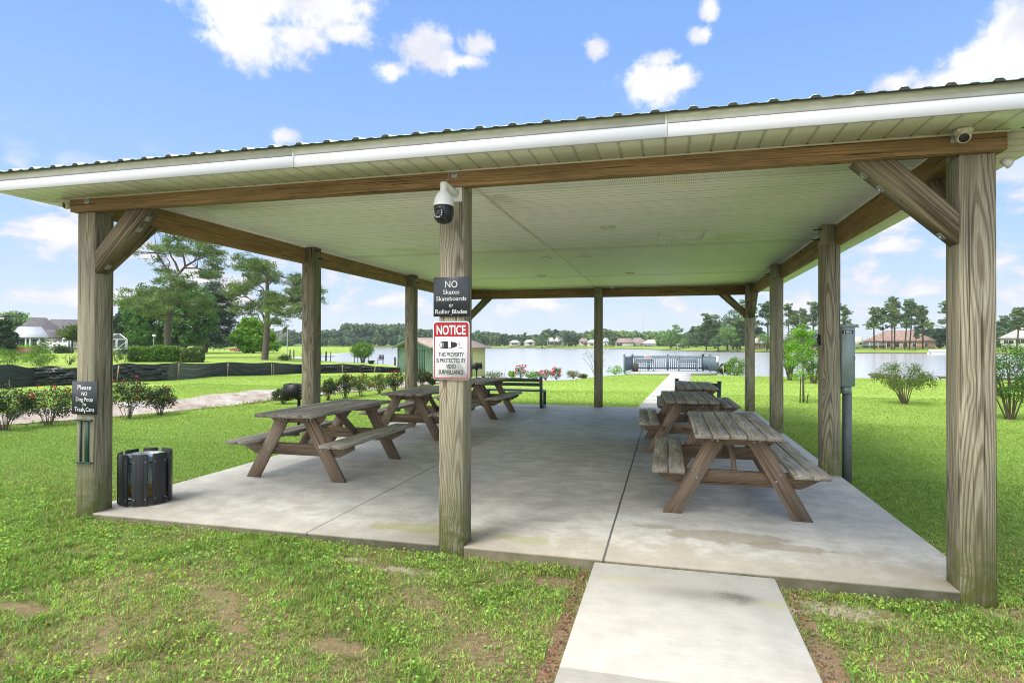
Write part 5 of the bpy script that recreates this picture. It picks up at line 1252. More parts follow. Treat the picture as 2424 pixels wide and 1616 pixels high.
# garden chair and fire pit
q = ghit(901, 861); t = empty('garden_chair', 'metal garden armchair with a patterned back at the water edge', 'chair', tuple(q), R(10))
mb = MB()
for x_, y_ in ((-.26, -.25), (.26, -.25), (-.26, .25), (.26, .25)): mb.tube([(x_, y_, -.02), (x_, y_, .62 if y_ < 0 else .95)], .022, 6)
for x_ in (-.26, .26): mb.tube([(x_, -.25, .62), (x_, .25, .62)], .022, 6)
mb.build('frame', BLACK, t); mb = MB(); mb.box((0, 0, .40), (.5, .5, .04), None, 0, .01); mb.build('seat', BLACK, t)
mb = MB(); mb.prism([(-.27, .5), (.27, .5), (.27, .9), (.15, .98), (-.15, .98), (-.27, .9)], .23, .26); mb.build('backrest', flat('chair_back', (.09, .07, .11, 1), .6, .8, 12), t)
q = ghit(879, 861); mb = MB(); mb.lathe([(.25, 0), (.3, .25), (.42, .32), (.42, .36), (.3, .34), (.02, .3)], (0, 0, 0), 16); o = mb.build('fire_pit', BLACK); o.location = tuple(q); tag(o, 'low round black fire pit beside the garden chair', 'fire pit')

# ================================================================== houses
SHG = flat('grey_shingle', (.10, .092, .096, 1), .9, .25, 1.5); SHB = flat('brown_roof', (.25, .185, .165, 1), .9, .25, 1.2); SHL = flat('light_grey_roof', (.38, .36, .34, 1), .9, .2, 1.2); SHR = flat('terracotta_roof', (.26, .175, .14, 1), .9, .25, 1.2); METR = flat('white_metal_roof', (.40, .42, .43, 1), .4, .08, 2)
WLW = flat('pale_wall', (.60, .57, .50, 1), .8, .1, 2); WLB = flat('brick_wall', (.30, .16, .12, 1), .9, .25, 5); WLT = flat('tan_brick', (.38, .26, .19, 1), .9, .2, 5); WLG = flat('grey_wall', (.36, .38, .38, 1), .8, .1, 3)
GLS = flat('window_glass', (.03, .04, .05, 1), .08, .1, 3); SCRN = flat('pool_screen', (.07, .085, .095, 1), .5, .2, 3); ALU = flat('white_aluminium', (.7, .72, .72, 1), .5, .03)
def house(label, pl, pr, base, eave, ridge, D_, roof, wall, wins=(), hip=.35, depth=8, rz=0, screen=None, name='house', zoff=0., cols=()):
    """front runs between bearings pl..pr at distance D_; eave/ridge heights read at that distance"""
    mid = (pl+pr)/2; B = at(mid, base, D_); m = D_/F; c_ = 1+((mid-1212)/F)**2*0
    ph = math.atan2(mid-1212, F); th = -ph+R(rz); zb = B[2]; h = at(mid, eave, D_)[2]-zb; hr = at(mid, ridge, D_)[2]-zb; Lw = (pr-pl)*m/(math.cos(th)-math.tan(ph)*math.sin(th)); hr = h+(hr-h)
    t = empty(name, label, name.replace('_', ' '), tuple(B), YAW+th); 
    dp = depth
    mb = MB(); mb.box((0, dp/2, h/2-.5), (Lw, dp, h+1.0), None, 2); mb.build('wall', wall, t)
    ov = .5; x0, x1, y0, y1 = -Lw/2-ov, Lw/2+ov, -ov, dp+ov; hx = hip*Lw
    V = [(x0, y0, h-.08), (x1, y0, h-.08), (x1, y1, h-.08), (x0, y1, h-.08), (x0, y0, h+.1), (x1, y0, h+.1), (x1, y1, h+.1), (x0, y1, h+.1), (x0+hx, dp/2, hr), (x1-hx, dp/2, hr)]
    mb = MB(); mb.add(V, [(3, 2, 1, 0), (0, 1, 5, 4), (1, 2, 6, 5), (2, 3, 7, 6), (3, 0, 4, 7), (4, 5, 9, 8), (6, 7, 8, 9), (5, 6, 9), (7, 4, 8)]); mb.build('roof', roof, t)
    for (a, b, z0, z1) in wins:      # fractions of width and height
        xa, xb = -Lw/2+a*Lw, -Lw/2+b*Lw; mb = MB(); mb.box(((xa+xb)/2, -.03, (z0+z1)/2*h), (xb-xa, .08, (z1-z0)*h), None, 2); o = mb.build('window', ALU, t)
        mb = MB(); n_ = max(1, int((xb-xa)/.9)); ww = (xb-xa-.12)/n_
        for i in range(n_): mb.box((xa+.06+ww*(i+.5), -.075, (z0+z1)/2*h), (ww-.1, .02, (z1-z0)*h-.14), None, 2)
        mb.build('pane', GLS, o)
    for a in cols:
        mb = MB(); mb.box((-Lw/2+a*Lw, -.25, h/2-.1), (.22, .22, h), None, 2); mb.build('column', WHITE, t)
    if screen:
        sa, sb, sh, sd = screen; xa, xb = -Lw/2+sa*Lw, -Lw/2+sb*Lw; H = sh*h
        mb = MB(); mb.box(((xa+xb)/2, -sd/2-.1, H/2-.2), (xb-xa, sd-.2, H+.3), None, 2); o = mb.build('screen_enclosure', SCRN, t)
        mb = MB(); n_ = max(2, int((xb-xa)/2.))
        for i in range(n_+1): x_ = xa+(xb-xa)*i/n_; mb.box((x_, -sd-.02, H/2-.2), (.08, .08, H+.3), None, 2)
        for z_ in (H-.05, H*.45): mb.box(((xa+xb)/2, -sd-.02, z_), (xb-xa, .06, .08), None, 0)
        mb.build('screen_frame', ALU, o)
    return t
# left cluster
house('house corner with a tan roof cut by the left edge of the photo', -120, 22, 833, 795, 770, 88, SHB, WLG, [(.82, .86, .1, .85), (.90, .95, .1, .85)], .3, 10)
house('white metal-roofed sunroom house with white columns at far left', 34, 108, 829, 798.5, 772, 112, METR, SCRN, [(.05, .35, .1, .9), (.37, .48, .05, .9), (.55, .78, .1, .9), (.82, .98, .1, .9)], .22, 9, cols=(.02, .36, .5, .8, .99))
house('house with a steep dark grey hip roof behind the white metal one', 24, 160, 829, 797, 749, 135, SHG, WLW, [], .42, 14)
house('house with a long grey roof just left of the left front post', 108, 240, 829, 797, 754, 150, SHG, WLW, [], .12, 14)
house('low dark-roofed wing beside the white fence at far left', 95, 150, 829, 800, 779, 124, SHG, WLW, [(.6, .8, .1, .8)], .25, 9)
q = at(14, 765, 110); mb = MB(); mb.box((0, 0, -2), (1.1, 1.1, 6), None, 2); o = mb.build('chimney_stack', WLW); o.location = tuple(q); tag(o, 'pale chimney with a black cap above the dark tree at far left', 'chimney'); mb = MB(); mb.box((0, 0, 1.2), (.9, .9, .5), None, 2, .05); c_ = mb.build('cap', BLACK, o)
q = at(125, 829, 108); q[2] = float(gbase(q[0], q[1])); t = empty('white_fence', 'white panel fence between the houses at far left', 'fence', tuple(q), YAW)
mb = MB(); mb.box((0, 0, .95), (5.4, .06, 1.8), None, 2); mb.build('panel', WHITE, t); mb = MB(); [mb.box((x_, -.05, 1.0), (.14, .14, 2.1), None, 2) for x_ in (-2.7, -.9, .9, 2.7)]; mb.build('fence_posts', WHITE, t)
q = at(47, 834, 92); q[2] = float(gbase(q[0], q[1])); t = empty('brick_planter', 'low brick planter with orange flowers at far left', 'planter', tuple(q), YAW)
mb = MB(); mb.box((0, 0, .35), (4.0, 1.2, .9), None, 0, .02); mb.build('brickwork', WLB, t); mb = MB(); clump_leaves(mb, ellipsoid_pts((0, 0, .9), (1.7, .5, .15), 60, .3), .15, 12, .14); mb.build('blossoms', L_ORANGE, t)
q = at(23, 822, 90); mb = MB(); mb.lathe([(.28, -.35), (.36, .3), (.38, .3), (.38, .26)], (0, 0, 0), 14); o = mb.build('yellow_tub', flat('yellow_plastic', (.6, .42, .02, 1), .5)); o.location = (q[0], q[1], q[2]-.0); tag(o, 'yellow tub beside the brick planter at far left', 'tub')
def enclosure(label, pl, pr, base, eave, top, D_):
    B = at((pl+pr)/2, base, D_); B[2] = float(gbase(B[0], B[1])); m = D_/F; Lw = (pr-pl)*m; h = at((pl+pr)/2, eave, D_)[2]-B[2]; ht = at((pl+pr)/2, top, D_)[2]-B[2]
    Lw *= .8; t = empty('screen_enclosure', label, 'screen enclosure', tuple(B), YAW+.62); mb = MB(); dp = 3.6
    for x_ in np.linspace(-Lw/2, Lw/2, 3 if Lw < 3 else 4):
        for y_ in (0, dp): mb.box((x_, y_, h/2), (.1, .1, h), None, 2)
    for y_ in (0, dp):
        mb.beam((-Lw/2, y_, h), (Lw/2, y_, h), .12, .1); mb.beam((-Lw/2, y_, h*.38), (Lw/2, y_, h*.38), .07, .07)
        mb.beam((-Lw/2, y_, h), (-Lw/6, dp/2, ht), .1, .1); mb.beam((Lw/2, y_, h), (Lw/6, dp/2, ht), .1, .1)
    for x_ in (-Lw/2, Lw/2): mb.beam((x_, 0, h), (x_, dp, h), .1, .1)
    mb.beam((-Lw/2, 0, h), (0, dp/2, ht), .08, .08); mb.beam((-Lw/6, dp/2, ht), (Lw/6, dp/2, ht), .1, .1); mb.beam((0, 0, h*.38), (Lw/2, 0, h*.9), .07, .07); mb.beam((-Lw/2, 0, h*.05), (0, 0, h*.38), .07, .07)
    mb.build('frame', ALU, t)
    s = Nd('mesh_screen'+label[:3]); s.col((.10, .13, .13, 1)); tr = s.n('ShaderNodeBsdfTransparent'); mx = s.n('ShaderNodeMixShader'); mx.inputs[0].default_value = .45; s.l(tr.outputs[0], mx.inputs[1]); s.l(s.bs.outputs[0], mx.inputs[2]); s.l(mx.outputs[0], s.out.inputs[0])
    mb = MB(); mb.add([(-Lw/2, .03, 0), (Lw/2, .03, 0), (Lw/2, .03, h), (-Lw/2, .03, h), (-Lw/6, dp/2, ht), (Lw/6, dp/2, ht)], [(0, 1, 2, 3), (3, 2, 5, 4)]); mb.build('screen', s.m, t)
enclosure('white-framed pool screen just right of the left front post', 252, 302, 830, 803, 789.5, 90)
enclosure('dark screen enclosure with white frame left of the left front post', 148, 205, 829, 802, 790, 109)
# far side of the lake
house('long terracotta-roofed house behind the tall pines across the water', 2046, 2212, 823, 807, 781, 206, SHR, WLT, [(.3, .38, .2, .8), (.42, .5, .1, .85), (.55, .62, .15, .8), (.68, .74, .2, .75), (.85, .9, .2, .75)], .33, 12, screen=(-.05, .32, .8, 4))
house('grey-roofed house at the right edge across the water', 2366, 2520, 819, 800, 774, 190, SHL, WLW, [(.05, .22, .3, .8), (.24, .4, .35, .85), (.5, .7, .35, .85)], .35, 12)
house('brick house with a grey roof left of the third right post', 1784, 1822, 823, 812, 797, 215, SHL, WLB, [(.3, .45, .1, .8), (.6, .75, .1, .8)], .25, 9)
house('brown-roofed house with arched white windows across the lake', 1457, 1500, 819, 811, 800, 375, SHB, WLW, [(.05, .38, .05, .95)], .2, 14)
house('brown-roofed wing with a dark screened pool across the lake', 1490, 1530, 820, 812, 799, 385, SHB, WLB, [(.1, .3, .2, .8)], .35, 14, screen=(.0, 1.2, .9, 8))
house('pinkish-roofed house above a dark screen enclosure across the lake', 1520, 1573, 820, 812.5, 803, 372, SHL, WLT, [], .3, 14, screen=(.1, 1.0, .9, 8))
house('white gabled house just right of the back middle post', 1427, 1441, 819, 808, 799, 392, METR, WLW, [(.3, .6, .2, .6)], .4, 10)
house('pale house just left of the back middle post', 1390, 1420, 819, 811, 803, 390, METR, WLW, [(.2, .5, .2, .7)], .3, 10)
house('white two-storey house with a brown roof across the lake', 1370, 1393, 818, 808, 800, 398, SHB, WLW, [(.2, .4, .5, .9)], .3, 10)
house('grey-roofed house with dark porch windows across the lake', 1296, 1313, 816.5, 808, 799, 400, SHL, WLW, [(.05, .95, .05, .85)], .35, 12)
house('second grey-roofed house with dark porch windows, left of the dark round tree', 1311, 1336, 816.5, 808, 797.5, 402, SHL, WLW, [(.05, .7, .05, .85)], .35, 12)
house('low pale house left of the round bright tree across the lake', 1241, 1266, 816.5, 810, 803, 410, SHL, WLW, [(.5, .7, .1, .8)], .35, 12)
house('farthest low pale house across the lake, right of the shed', 1206, 1232, 816.5, 811, 804.5, 420, SHL, WLW, [(.2, .7, .1, .8)], .35, 12)
house('small pale lakeside building below the cluster of tall trees', 1602, 1622, 824, 815.5, 812, 258, SHL, WLW, [(.1, .9, .3, .9)], .2, 6)
# camper
q = at(2018, 828, 196); t = empty('camper_trailer', 'white rounded camper trailer beside the cabinet, across the water', 'camper', tuple(q), YAW)
mb = MB(); mb.prism([(-2.6, .6), (-2.6, 3.6), (-2.2, 4.2), (1.9, 4.3), (2.5, 3.9), (2.75, 2.6), (2.6, .9), (2.2, .6)], -1.3, 1.3); mb.build('body', flat('camper_white', (.62, .62, .54, 1), .4, .08, 2), t)
mb = MB(); mb.box((1.9, -1.33, 2.1), (.9, .05, .55), None, 2, .05); mb.build('window', GLS, t); mb = MB(); [mb.tube([(x_, -1.35, .45), (x_, 1.35, .45)], .45, 14) for x_ in (-.5, .7)]; mb.build('wheel', BLACK, t)
# pontoon boat
q = at(2227, 839, 163); t = empty('pontoon_boat', 'white pontoon boat moored on the right across the water', 'boat', (q[0], q[1], WATER), YAW)
for y_ in (-.8, .8): mb = MB(); mb.tube([(-3, y_, .15), (2.6, y_, .15), (3.1, y_, .3)], [.3, .3, .08], 10); mb.build('pontoon', ALU, t)
mb = MB(); mb.box((0, 0, .5), (5.6, 2.3, .12), None, 0, .02); mb.build('deck', WLG, t)
mb = MB(); [mb.box((x_, y_, .9), (2.4, .06, .6), None, 0, .02) for x_ in (-1.3, 1.4) for y_ in (-1.1, 1.1)]; mb.box((-2.6, 0, .9), (.06, 2.1, .6), None, 2); mb.build('railing', WHITE, t)
mb = MB(); mb.box((1.9, 0, .95), (.7, 1.6, .6), None, 0, .1); mb.box((-1.7, 0, .9), (.7, 1.6, .5), None, 0, .1); mb.build('seat', WLT, t)
# picnic things, small dock across
q = at(1615, 827.5, 245); t = empty('lakeside_dock', 'dark wooden dock across the lake in front of the small pale building', 'dock', (q[0], q[1], -.2), YAW); mb = MB(); mb.box((0, 0, .3), (5, 1.5, .2), None, 0); mb.build('deck', PILE, t); mb = MB(); [mb.tube([(x_, -.6, -1), (x_, -.6, 1.)], .12, 6) for x_ in (-2.4, -1.2, 0, 1.2, 2.4)]; mb.build('piling', PILE, t)
q = at(2087, 828, 185); t = empty('lawn_swing', 'small wooden swing frame on the lawn before the terracotta-roofed house', 'swing', tuple(q), YAW); mb = MB()
for x_ in (-1.2, 1.2): mb.beam((x_, -.6, 0), (x_, 0, 1.9), .1, .1); mb.beam((x_, .6, 0), (x_, 0, 1.9), .1, .1)
mb.beam((-1.4, 0, 1.9), (1.4, 0, 1.9), .12, .12); mb.build('frame', STK, t); mb = MB(); mb.box((0, 0, .6), (1.6, .5, .1), None, 0); mb.box((0, .25, .9), (1.6, .08, .5), None, 0); mb.build('seat', PILE, t)
# radio mast far away
q = at(1522, 812, 900); mb = MB(); H = at(1522, 716, 900)[2]-q[2]
for k in range(3): a = k*2.094; mb.tube([(.5*math.cos(a), .5*math.sin(a), 0), (.5*math.cos(a), .5*math.sin(a), H)], .10, 4)
for z_ in np.arange(0, H, 2.5): mb.tube([(.5, 0, z_), (-.25, .43, z_+1.2), (-.25, -.43, z_+2.4)], .06, 4)
o = mb.build('radio_mast', flat('mast_grey', (.42, .40, .42, 1), .6)); o.location = tuple(q); tag(o, 'thin distant radio mast on the skyline', 'mast')

# ================================================================== far trees, copied from a few kinds
def proto(kind, seed, mat, label):
    r = np.random.default_rng(seed); t = empty(kind, label, 'tree'); mb = MB()
    if kind == 'lakeside_pine':      # height 1, bare trunk, clumpy top
        mb.tube([(0, 0, -.06), (.01, 0, .5), (.0, .01, .92)], [.016, .012, .004], 6)
        pads = [(r.normal()*.10, r.normal()*.10, z_) for z_ in np.linspace(.52, .95, 11)]
        pads = [(x_*(1.5-z_*1), y_*(1.5-z_*1), z_) for x_, y_, z_ in pads]
        for p_ in pads: mb.tube([(0, 0, p_[2]-.08), p_], [.006, .002], 4, cap=False)
        mb.build('trunk', BARK, t); C = np.concatenate([ellipsoid_pts(p_, (.13*(1.35-p_[2]*.7), .13*(1.35-p_[2]*.7), .045), 12, .1, r) for p_ in pads])
        mb = MB(); clump_leaves(mb, C, .036, 24, .032, .4, .5, .6, r=r); mb.build('crown', mat, t)
    elif kind == 'round_tree':
        mb.tube([(0, 0, -.06), (0, 0, .4)], [.035, .02], 6); mb.build('trunk', BARK, t)
        C = np.concatenate([ellipsoid_pts((r.normal()*.13, r.normal()*.13, r.uniform(.35, .72)), (.24, .24, .2), 24, .4, r) for k in range(6)]); C[:, 2] = np.clip(C[:, 2], .08, 1)
        mb = MB(); clump_leaves(mb, C, .06, 16, .045, .4, .6, .8, r=r); mb.build('crown', mat, t)
    else:   # tall_tree: irregular column
        mb.tube([(0, 0, -.06), (0, 0, .6)], [.025, .01], 6); mb.build('trunk', BARK, t)
        C = np.concatenate([ellipsoid_pts((r.normal()*.08, r.normal()*.08, z_), (.18*(1.25-z_*.7), .18*(1.25-z_*.7), .12), 18, .3, r) for z_ in np.linspace(.2, .9, 8)])
        mb = MB(); clump_leaves(mb, C, .05, 16, .04, .4, .6, .8, r=r); mb.build('crown', mat, t)
    return t
PR = {'p0': proto('lakeside_pine', 1, L_PINE, ''), 'p1': proto('lakeside_pine', 2, L_FAR, ''), 'p2': proto('lakeside_pine', 3, L_PINE, ''), 'r0': proto('round_tree', 4, L_FAR, ''), 'r1': proto('round_tree', 5, L_FAR2, ''), 'r2': proto('round_tree', 6, L_DARK, ''), 't0': proto('tall_tree', 7, L_FAR, ''), 't1': proto('tall_tree', 8, L_FAR2, '')}
USED = set(); rt = random.Random(9)
def plant(k, px, base, top, D_, wide, label, grp=None):
    """wide = crown width / height"""
    q = at(px, base, D_); h = (base-top)*D_/F; nat = {'p': .42, 'r': .75, 't': .5}[k[0]]; sx = h*wide/nat
    o = PR[k]
    if k in USED: o = copy_thing(PR[k])
    USED.add(k); o.location = tuple(q); o.scale = (sx, sx, h); o.rotation_euler = (0, 0, rt.uniform(0, 6.28)); o['label'] = label
    if grp: o['group'] = grp
    return o
G1 = 'tall pines on the right bank'
for k, px, top, D_, wd, lb in [('p0', 2070, 725, 188, .50, 'leftmost of the tall pines before the terracotta-roofed house'), ('p1', 2091, 727, 192, .36, 'second pine from the left before the terracotta-roofed house'), ('p2', 2111, 716, 187, .34, 'third pine from the left, its trunk doubled with the next'), ('p0', 2117, 701, 190, .42, 'tallest pine before the terracotta-roofed house'), ('p1', 2141, 705, 186, .40, 'slightly leaning pine right of the tallest one'), ('p2', 2152, 712, 189, .40, 'second leaning pine right of the tallest one'), ('p0', 2184, 722, 188, .46, 'bushy pine at the right end of the terracotta-roofed house'), ('p1', 2166, 770, 187, .5, 'small thin pine under the leaning ones'), ('p2', 2244, 707, 195, .46, 'tall pine just left of the right front post'), ('p0', 2406, 726, 176, .55, 'leaning pine with a flat top at the right edge'), ('p1', 2375, 745, 215, .5, 'pine behind the right front post at the right edge'), ('p2', 2425, 735, 205, .6, 'pine cut by the right edge of the photo')]:
    o = plant(k, px, 830, top, D_, wd, lb, G1)
    if 'leaning' in lb: o.rotation_euler = (0, .06, 0)
# trees between the second and third right posts
for k, px, base, top, D_, wd, lb in [
 ('p1', 1818, 826, 712, 205, .55, 'tall round-headed pine left of the third right post'), ('p2', 1868, 826, 718, 210, .42, 'tall round-headed pine right of the third right post'), ('p0', 1902, 826, 728, 212, .36, 'narrow pine above the staked young tree'), ('p1', 1925, 826, 712, 206, .55, 'broad pine just left of the second right post'), ('p2', 1998, 826, 716, 205, .42, 'pine just right of the second right post, above the cabinet'), ('p0', 1885, 827, 735, 220, .4, 'smaller pine between two round-headed ones'),
 ('r1', 1885, 828, 764, 190, 1.0, 'hazy willowy tree behind the staked young tree'), ('r1', 1815, 828, 778, 192, .8, 'low willowy tree by the brick house'), ('r0', 1935, 828, 775, 188, 1.0, 'round tree behind the cabinet post'), ('r2', 2225, 826, 772, 206, 1.5, 'dark spreading oak left of the right front post'), ('r2', 2262, 826, 765, 200, 1.3, 'dark oak hidden behind the right front post'), ('r1', 2030, 824, 798, 230, 1.4, 'small green tree behind the camper'), ('r0', 2350, 826, 762, 210, 1.2, 'round dark tree left of the grey-roofed house'), ('r0', 2428, 828, 760, 240, 1.5, 'round tree behind the grey-roofed house'),
 ('p0', 1770, 832, 708, 205, .55, 'tall pine at the back right post'), ('r0', 1735, 830, 722, 212, .62, 'largest dark tree of the cluster left of the back right post'), ('r0', 1692, 830, 735, 222, .75, 'dark irregular tree at the left of the big cluster'), ('r1', 1722, 831, 757, 204, .8, 'paler fresh tree in front of the big cluster'), ('p1', 1672, 830, 740, 220, .6, 'pine with layered branches at the left of the big cluster'), ('t0', 1752, 831, 742, 208, .5, 'tall dark tree at the right of the big cluster'), ('r2', 1672, 829, 800, 205, 1.1, 'low dark tree at the foot of the big cluster'), ('r0', 1700, 830, 790, 200, 1.2, 'low round tree in the shade of the big cluster'), ('r2', 1745, 832, 805, 198, 1.1, 'low dark tree near the back right post'),
 ('t1', 1604, 826, 769, 262, .8, 'tall fresh green cypress-like tree left of the big cluster'), ('r1', 1588, 826, 780, 260, .8, 'fresh green tree at the left of the cypress-like one'), ('r0', 1630, 827, 782, 252, .9, 'round green tree right of the cypress-like one'), ('t0', 1645, 827, 785, 250, .6, 'narrow green tree before the big cluster'), ('r1', 1618, 828, 795, 248, .8, 'small willow over the far dock'),
 ('r0', 1283, 821, 790, 390, 1.05, 'single round bright tree at the far waterline'), ('r2', 1346, 819, 786, 400, 1.3, 'dark round tree between far houses'), ('r2', 1362, 819, 795, 402, 1.0, 'dark tree beside the far white two-storey house'), ('p2', 1434, 820, 777, 380, .6, 'thin bare-trunked pine just right of the back middle post'), ('r0', 1447, 820, 806, 372, 1.4, 'small round tree left of the arched-window house'), ('r2', 1385, 819, 809, 380, 1.6, 'low round shrub before the far two-storey house'), ('r0', 1324, 818, 808, 385, 1.6, 'clipped round bush before the far porch windows'), ('p1', 1243, 816, 786, 440, .55, 'thin dark pine above the far low house'),
 ('r2', 1255, 818, 808, 400, 1.3, 'low dark trees beside the far low pale house')]:
    plant(k, px, base, top, D_, wd, lb)
kinds = ['r0', 'r1', 't0', 'r2', 'p1', 't1', 'r0', 'p2']
# skyline beyond: wooded hills as one mass
def woodland(label, spec, seed, mat, size=2.2):
    r = np.random.default_rng(seed); mb = MB(); mt = MB(); C = []; Rr = []; CT = []
    for (px0, px1, top0, top1, D0, D1, n) in spec:
        for i in range(n):
            u = r.uniform(); px = px0+(px1-px0)*u; D_ = r.uniform(D0, D1); top = top0+(top1-top0)*u+abs(r.normal())*3.4-1.0
            zt = at(px, top, D_)[2]; b = at(px, 815, D_); zb = .5; h = zt-zb; rad = r.uniform(.22, .36)*max(h, 6)
            k = 26; e = ellipsoid_pts((b[0], b[1], zb+h*.56), (rad, rad, h*.46), k, .5, r); C.append(e); Rr.append(np.full(k, rad*.34)); tk = r.uniform(.6, 1.35); tw_ = r.normal(0, .12); CT.append(np.tile([tk*(1+tw_), tk, tk*(1-tw_*.5)], (k, 1)))
            mt.tube([(b[0], b[1], -1), (b[0], b[1], zb+h*.5)], .25, 5)
    C = np.concatenate(C); Rr = np.concatenate(Rr)
    clump_leaves(mb, C, Rr, 26, size*.62, .5, .7, .8, .75, 1.25, .10, r, np.concatenate(CT))
    for v, g, tt in zip(mt.v, mt.g, mt.t):
        pass
    o = mb.build('woods', mat, kind='stuff'); tag(o, label, 'woodland')
woodland('dense wooded shore across the water on the left', [(560, 700, 790, 786, 470, 540, 34), (640, 760, 782, 784, 460, 560, 36), (740, 830, 784, 780, 455, 540, 40), (815, 960, 766, 768, 470, 560, 70), (740, 960, 800, 796, 446, 462, 44), (950, 1060, 776, 782, 460, 540, 50), (940, 1060, 797, 797, 440, 455, 20)], 1, L_FAR, 2.4)
woodland('lower tree line across the water, right of the shed', [(1060, 1150, 782, 786, 440, 540, 44), (1150, 1210, 787, 790, 436, 520, 36), (1190, 1300, 794, 792, 440, 520, 40), (1290, 1420, 781, 788, 450, 540, 60)], 2, L_FAR, 2.2)
woodland('paler green tree line behind the far brown-roofed houses', [(1400, 1480, 781, 784, 440, 520, 44), (1470, 1600, 786, 784, 430, 500, 60), (1560, 1680, 792, 790, 330, 400, 40), (1250, 1400, 798, 796, 420, 440, 20)], 3, L_FAR2, 2.2)
woodland('dark tree line behind the houses on the right bank', [(1640, 1800, 770, 775, 260, 330, 50), (1780, 2060, 800, 806, 250, 330, 60), (2180, 2330, 780, 770, 240, 320, 40), (2290, 2500, 762, 755, 250, 320, 60), (2040, 2200, 806, 800, 260, 330, 20)], 4, L_DARK, 1.6)
woodland('tree line behind the houses at far left', [(-260, 90, 762, 768, 190, 260, 50), (90, 330, 790, 785, 190, 260, 46), (300, 560, 800, 796, 170, 240, 60), (540, 700, 806, 802, 330, 420, 30)], 5, L_FAR, 1.3)

# ================================================================== grass blades and clover near the viewer
def grass():
    r = np.random.default_rng(21)
    def scatter(n, x0, x1, y0, y1):
        return np.stack([r.uniform(x0, x1, n), r.uniform(y0, y1, n)], 1)
    cl = lambda P: P[~(((P[:, 0] > -.0) & (P[:, 0] < W+.01) & (P[:, 1] > -.012) & (P[:, 1] < D+.01)) | ((P[:, 0] > 4.775) & (P[:, 0] < 6.015) & (P[:, 1] < .02)) | ((P[:, 1] > D) & (P[:, 1] < 31.6) & (P[:, 0] > 4.5+(P[:, 1]-11)*.047) & (P[:, 0] < 5.78+(P[:, 1]-11)*.042)))]
    near = cl(scatter(1100000, -3.8, 10.5, -3.2, 1.5)); 
    # patchiness: thin where the lawn is worn
    def nz(P, s, o): return np.sin(P[:, 0]*s+o)*np.cos(P[:, 1]*s*1.3+o*2)+np.sin((P[:, 0]+P[:, 1])*s*1.9+o*3)*.6+np.sin((P[:, 0]*1.7-P[:, 1])*s*3.1+o)*.4
    dens = .62+.22*nz(near, 1.3, 1.)+.20*nz(near, 4.2, 2.)+.12*nz(near, 11., 4.)
    for cx, cy, rx, ry in [(3.45, -.38, .24, .06), (3.02, -.30, .15, .04), (4.55, -.3, .2, .1), (6.35, -.30, .34, .12), (6.09, -1.3, .07, 1.6), (4.73, -1.1, .05, 1.7), (2.53, -1.12, .16, .06), (.9, -.72, .18, .04), (2.22, -1.04, .14, .035), (1.5, -1.6, .2, .06), (3.6, -1.5, .2, .07), (-.2, -1.2, .2, .06), (W+.12, -.1, .25, .12)]:
        d = np.hypot((near[:, 0]-cx)/rx, (near[:, 1]-cy)/ry); dens *= sstep(.7, 1.5, d)
    dens *= 1-sstep(-.5, 1.5, near[:, 1])*.95
    near = near[r.uniform(size=len(near)) < dens]
    cell = np.floor(near/.075).astype(int); ch = ((cell[:, 0]*73856093) ^ (cell[:, 1]*19349663)) % 997/997.
    tuft = (nz(near, 2.7, 5.) > .4)
    lawn = cl(np.concatenate([scatter(260000, -9, 14, -.8, 4), scatter(230000, -12, 17, 3.5, 9.5), scatter(170000, -14, 21, 9, 17), scatter(120000, -24, 26, 16, 30)]))
    d = seg_dist(lawn, SW); lawn = lawn[(d > 1.55) | (r.uniform(size=len(lawn)) < .06)]
    lawn = lawn[inside(lawn, landa)]
    def blades(P, L_, wd, col, tlo, warm, mb, flatten=.6):
        N = len(P); z = gh(P[:, 0], P[:, 1]); a = r.uniform(0, 6.28, N); ln = L_*r.uniform(.5, 1.25, N); lean = r.uniform(.15, 1., N)*flatten*2
        dr = np.stack([np.cos(a), np.sin(a), np.zeros(N)], 1); up = np.array([0, 0, 1.]); b0 = np.column_stack([P, z-.004]); n_ = np.stack([-np.sin(a), np.cos(a), np.zeros(N)], 1)
        nrm = np.sqrt(1+lean**2)[:, None]; wv = (np.broadcast_to(wd, (N,))*r.uniform(.7, 1.3, N))[:, None]/2; ln = ln[:, None]; lean = lean[:, None]
        mid = b0+(dr*lean*.45+up)/nrm*ln*.55; tip = b0+(dr*lean*1.15+up*.8)/nrm*ln
        V = np.stack([b0-n_*wv, mid-n_*wv*.9, tip, mid+n_*wv*.9], 1)
        mb.quads(V, col)
    N = len(near); k = r.uniform(.5, 1.35, N)*np.where(tuft, .85, 1)*(.72+.56*ch); warm = np.clip(r.normal(-.02, .25, N), -.35, 1.2); dead = r.uniform(size=N) < .17+.12*(nz(near, 1.3, 1.) < -.3)
    col = np.stack([k*(1+warm), k, k*(1-.3*warm)], 1); col[dead] = np.array([2.2, 1.15, 2.6])*k[dead][:, None]*.8
    mb = MB(); dist = np.hypot(near[:, 0]-CAM[0], near[:, 1]-CAM[1]); blades(near, np.where(tuft, .056, .036)*(.75+.5*ch), .0037+dist*.0004, col, .5, .2, mb)
    # clover-like round leaves
    cv = near[::13]; cv = cv[nz(cv, 3.3, 8.) > -.3]; z = gh(cv[:, 0], cv[:, 1])+r.uniform(.008, .032, len(cv)); tt = tints(len(cv), .9, 1.5, .12, r); tt[:, 0] *= 1.0
    mb.quads(leaf_quads(np.column_stack([cv, z+.006]), .019, 1.6, .85, None, r), tt)
    GR1 = leafmat('grass_blade_near', (.235, .40, .065, 1), .35, rough=.6)
    o = mb.build('grass', GR1, kind='stuff'); tag(o, 'patchy weedy grass and clover in the foreground', 'grass')
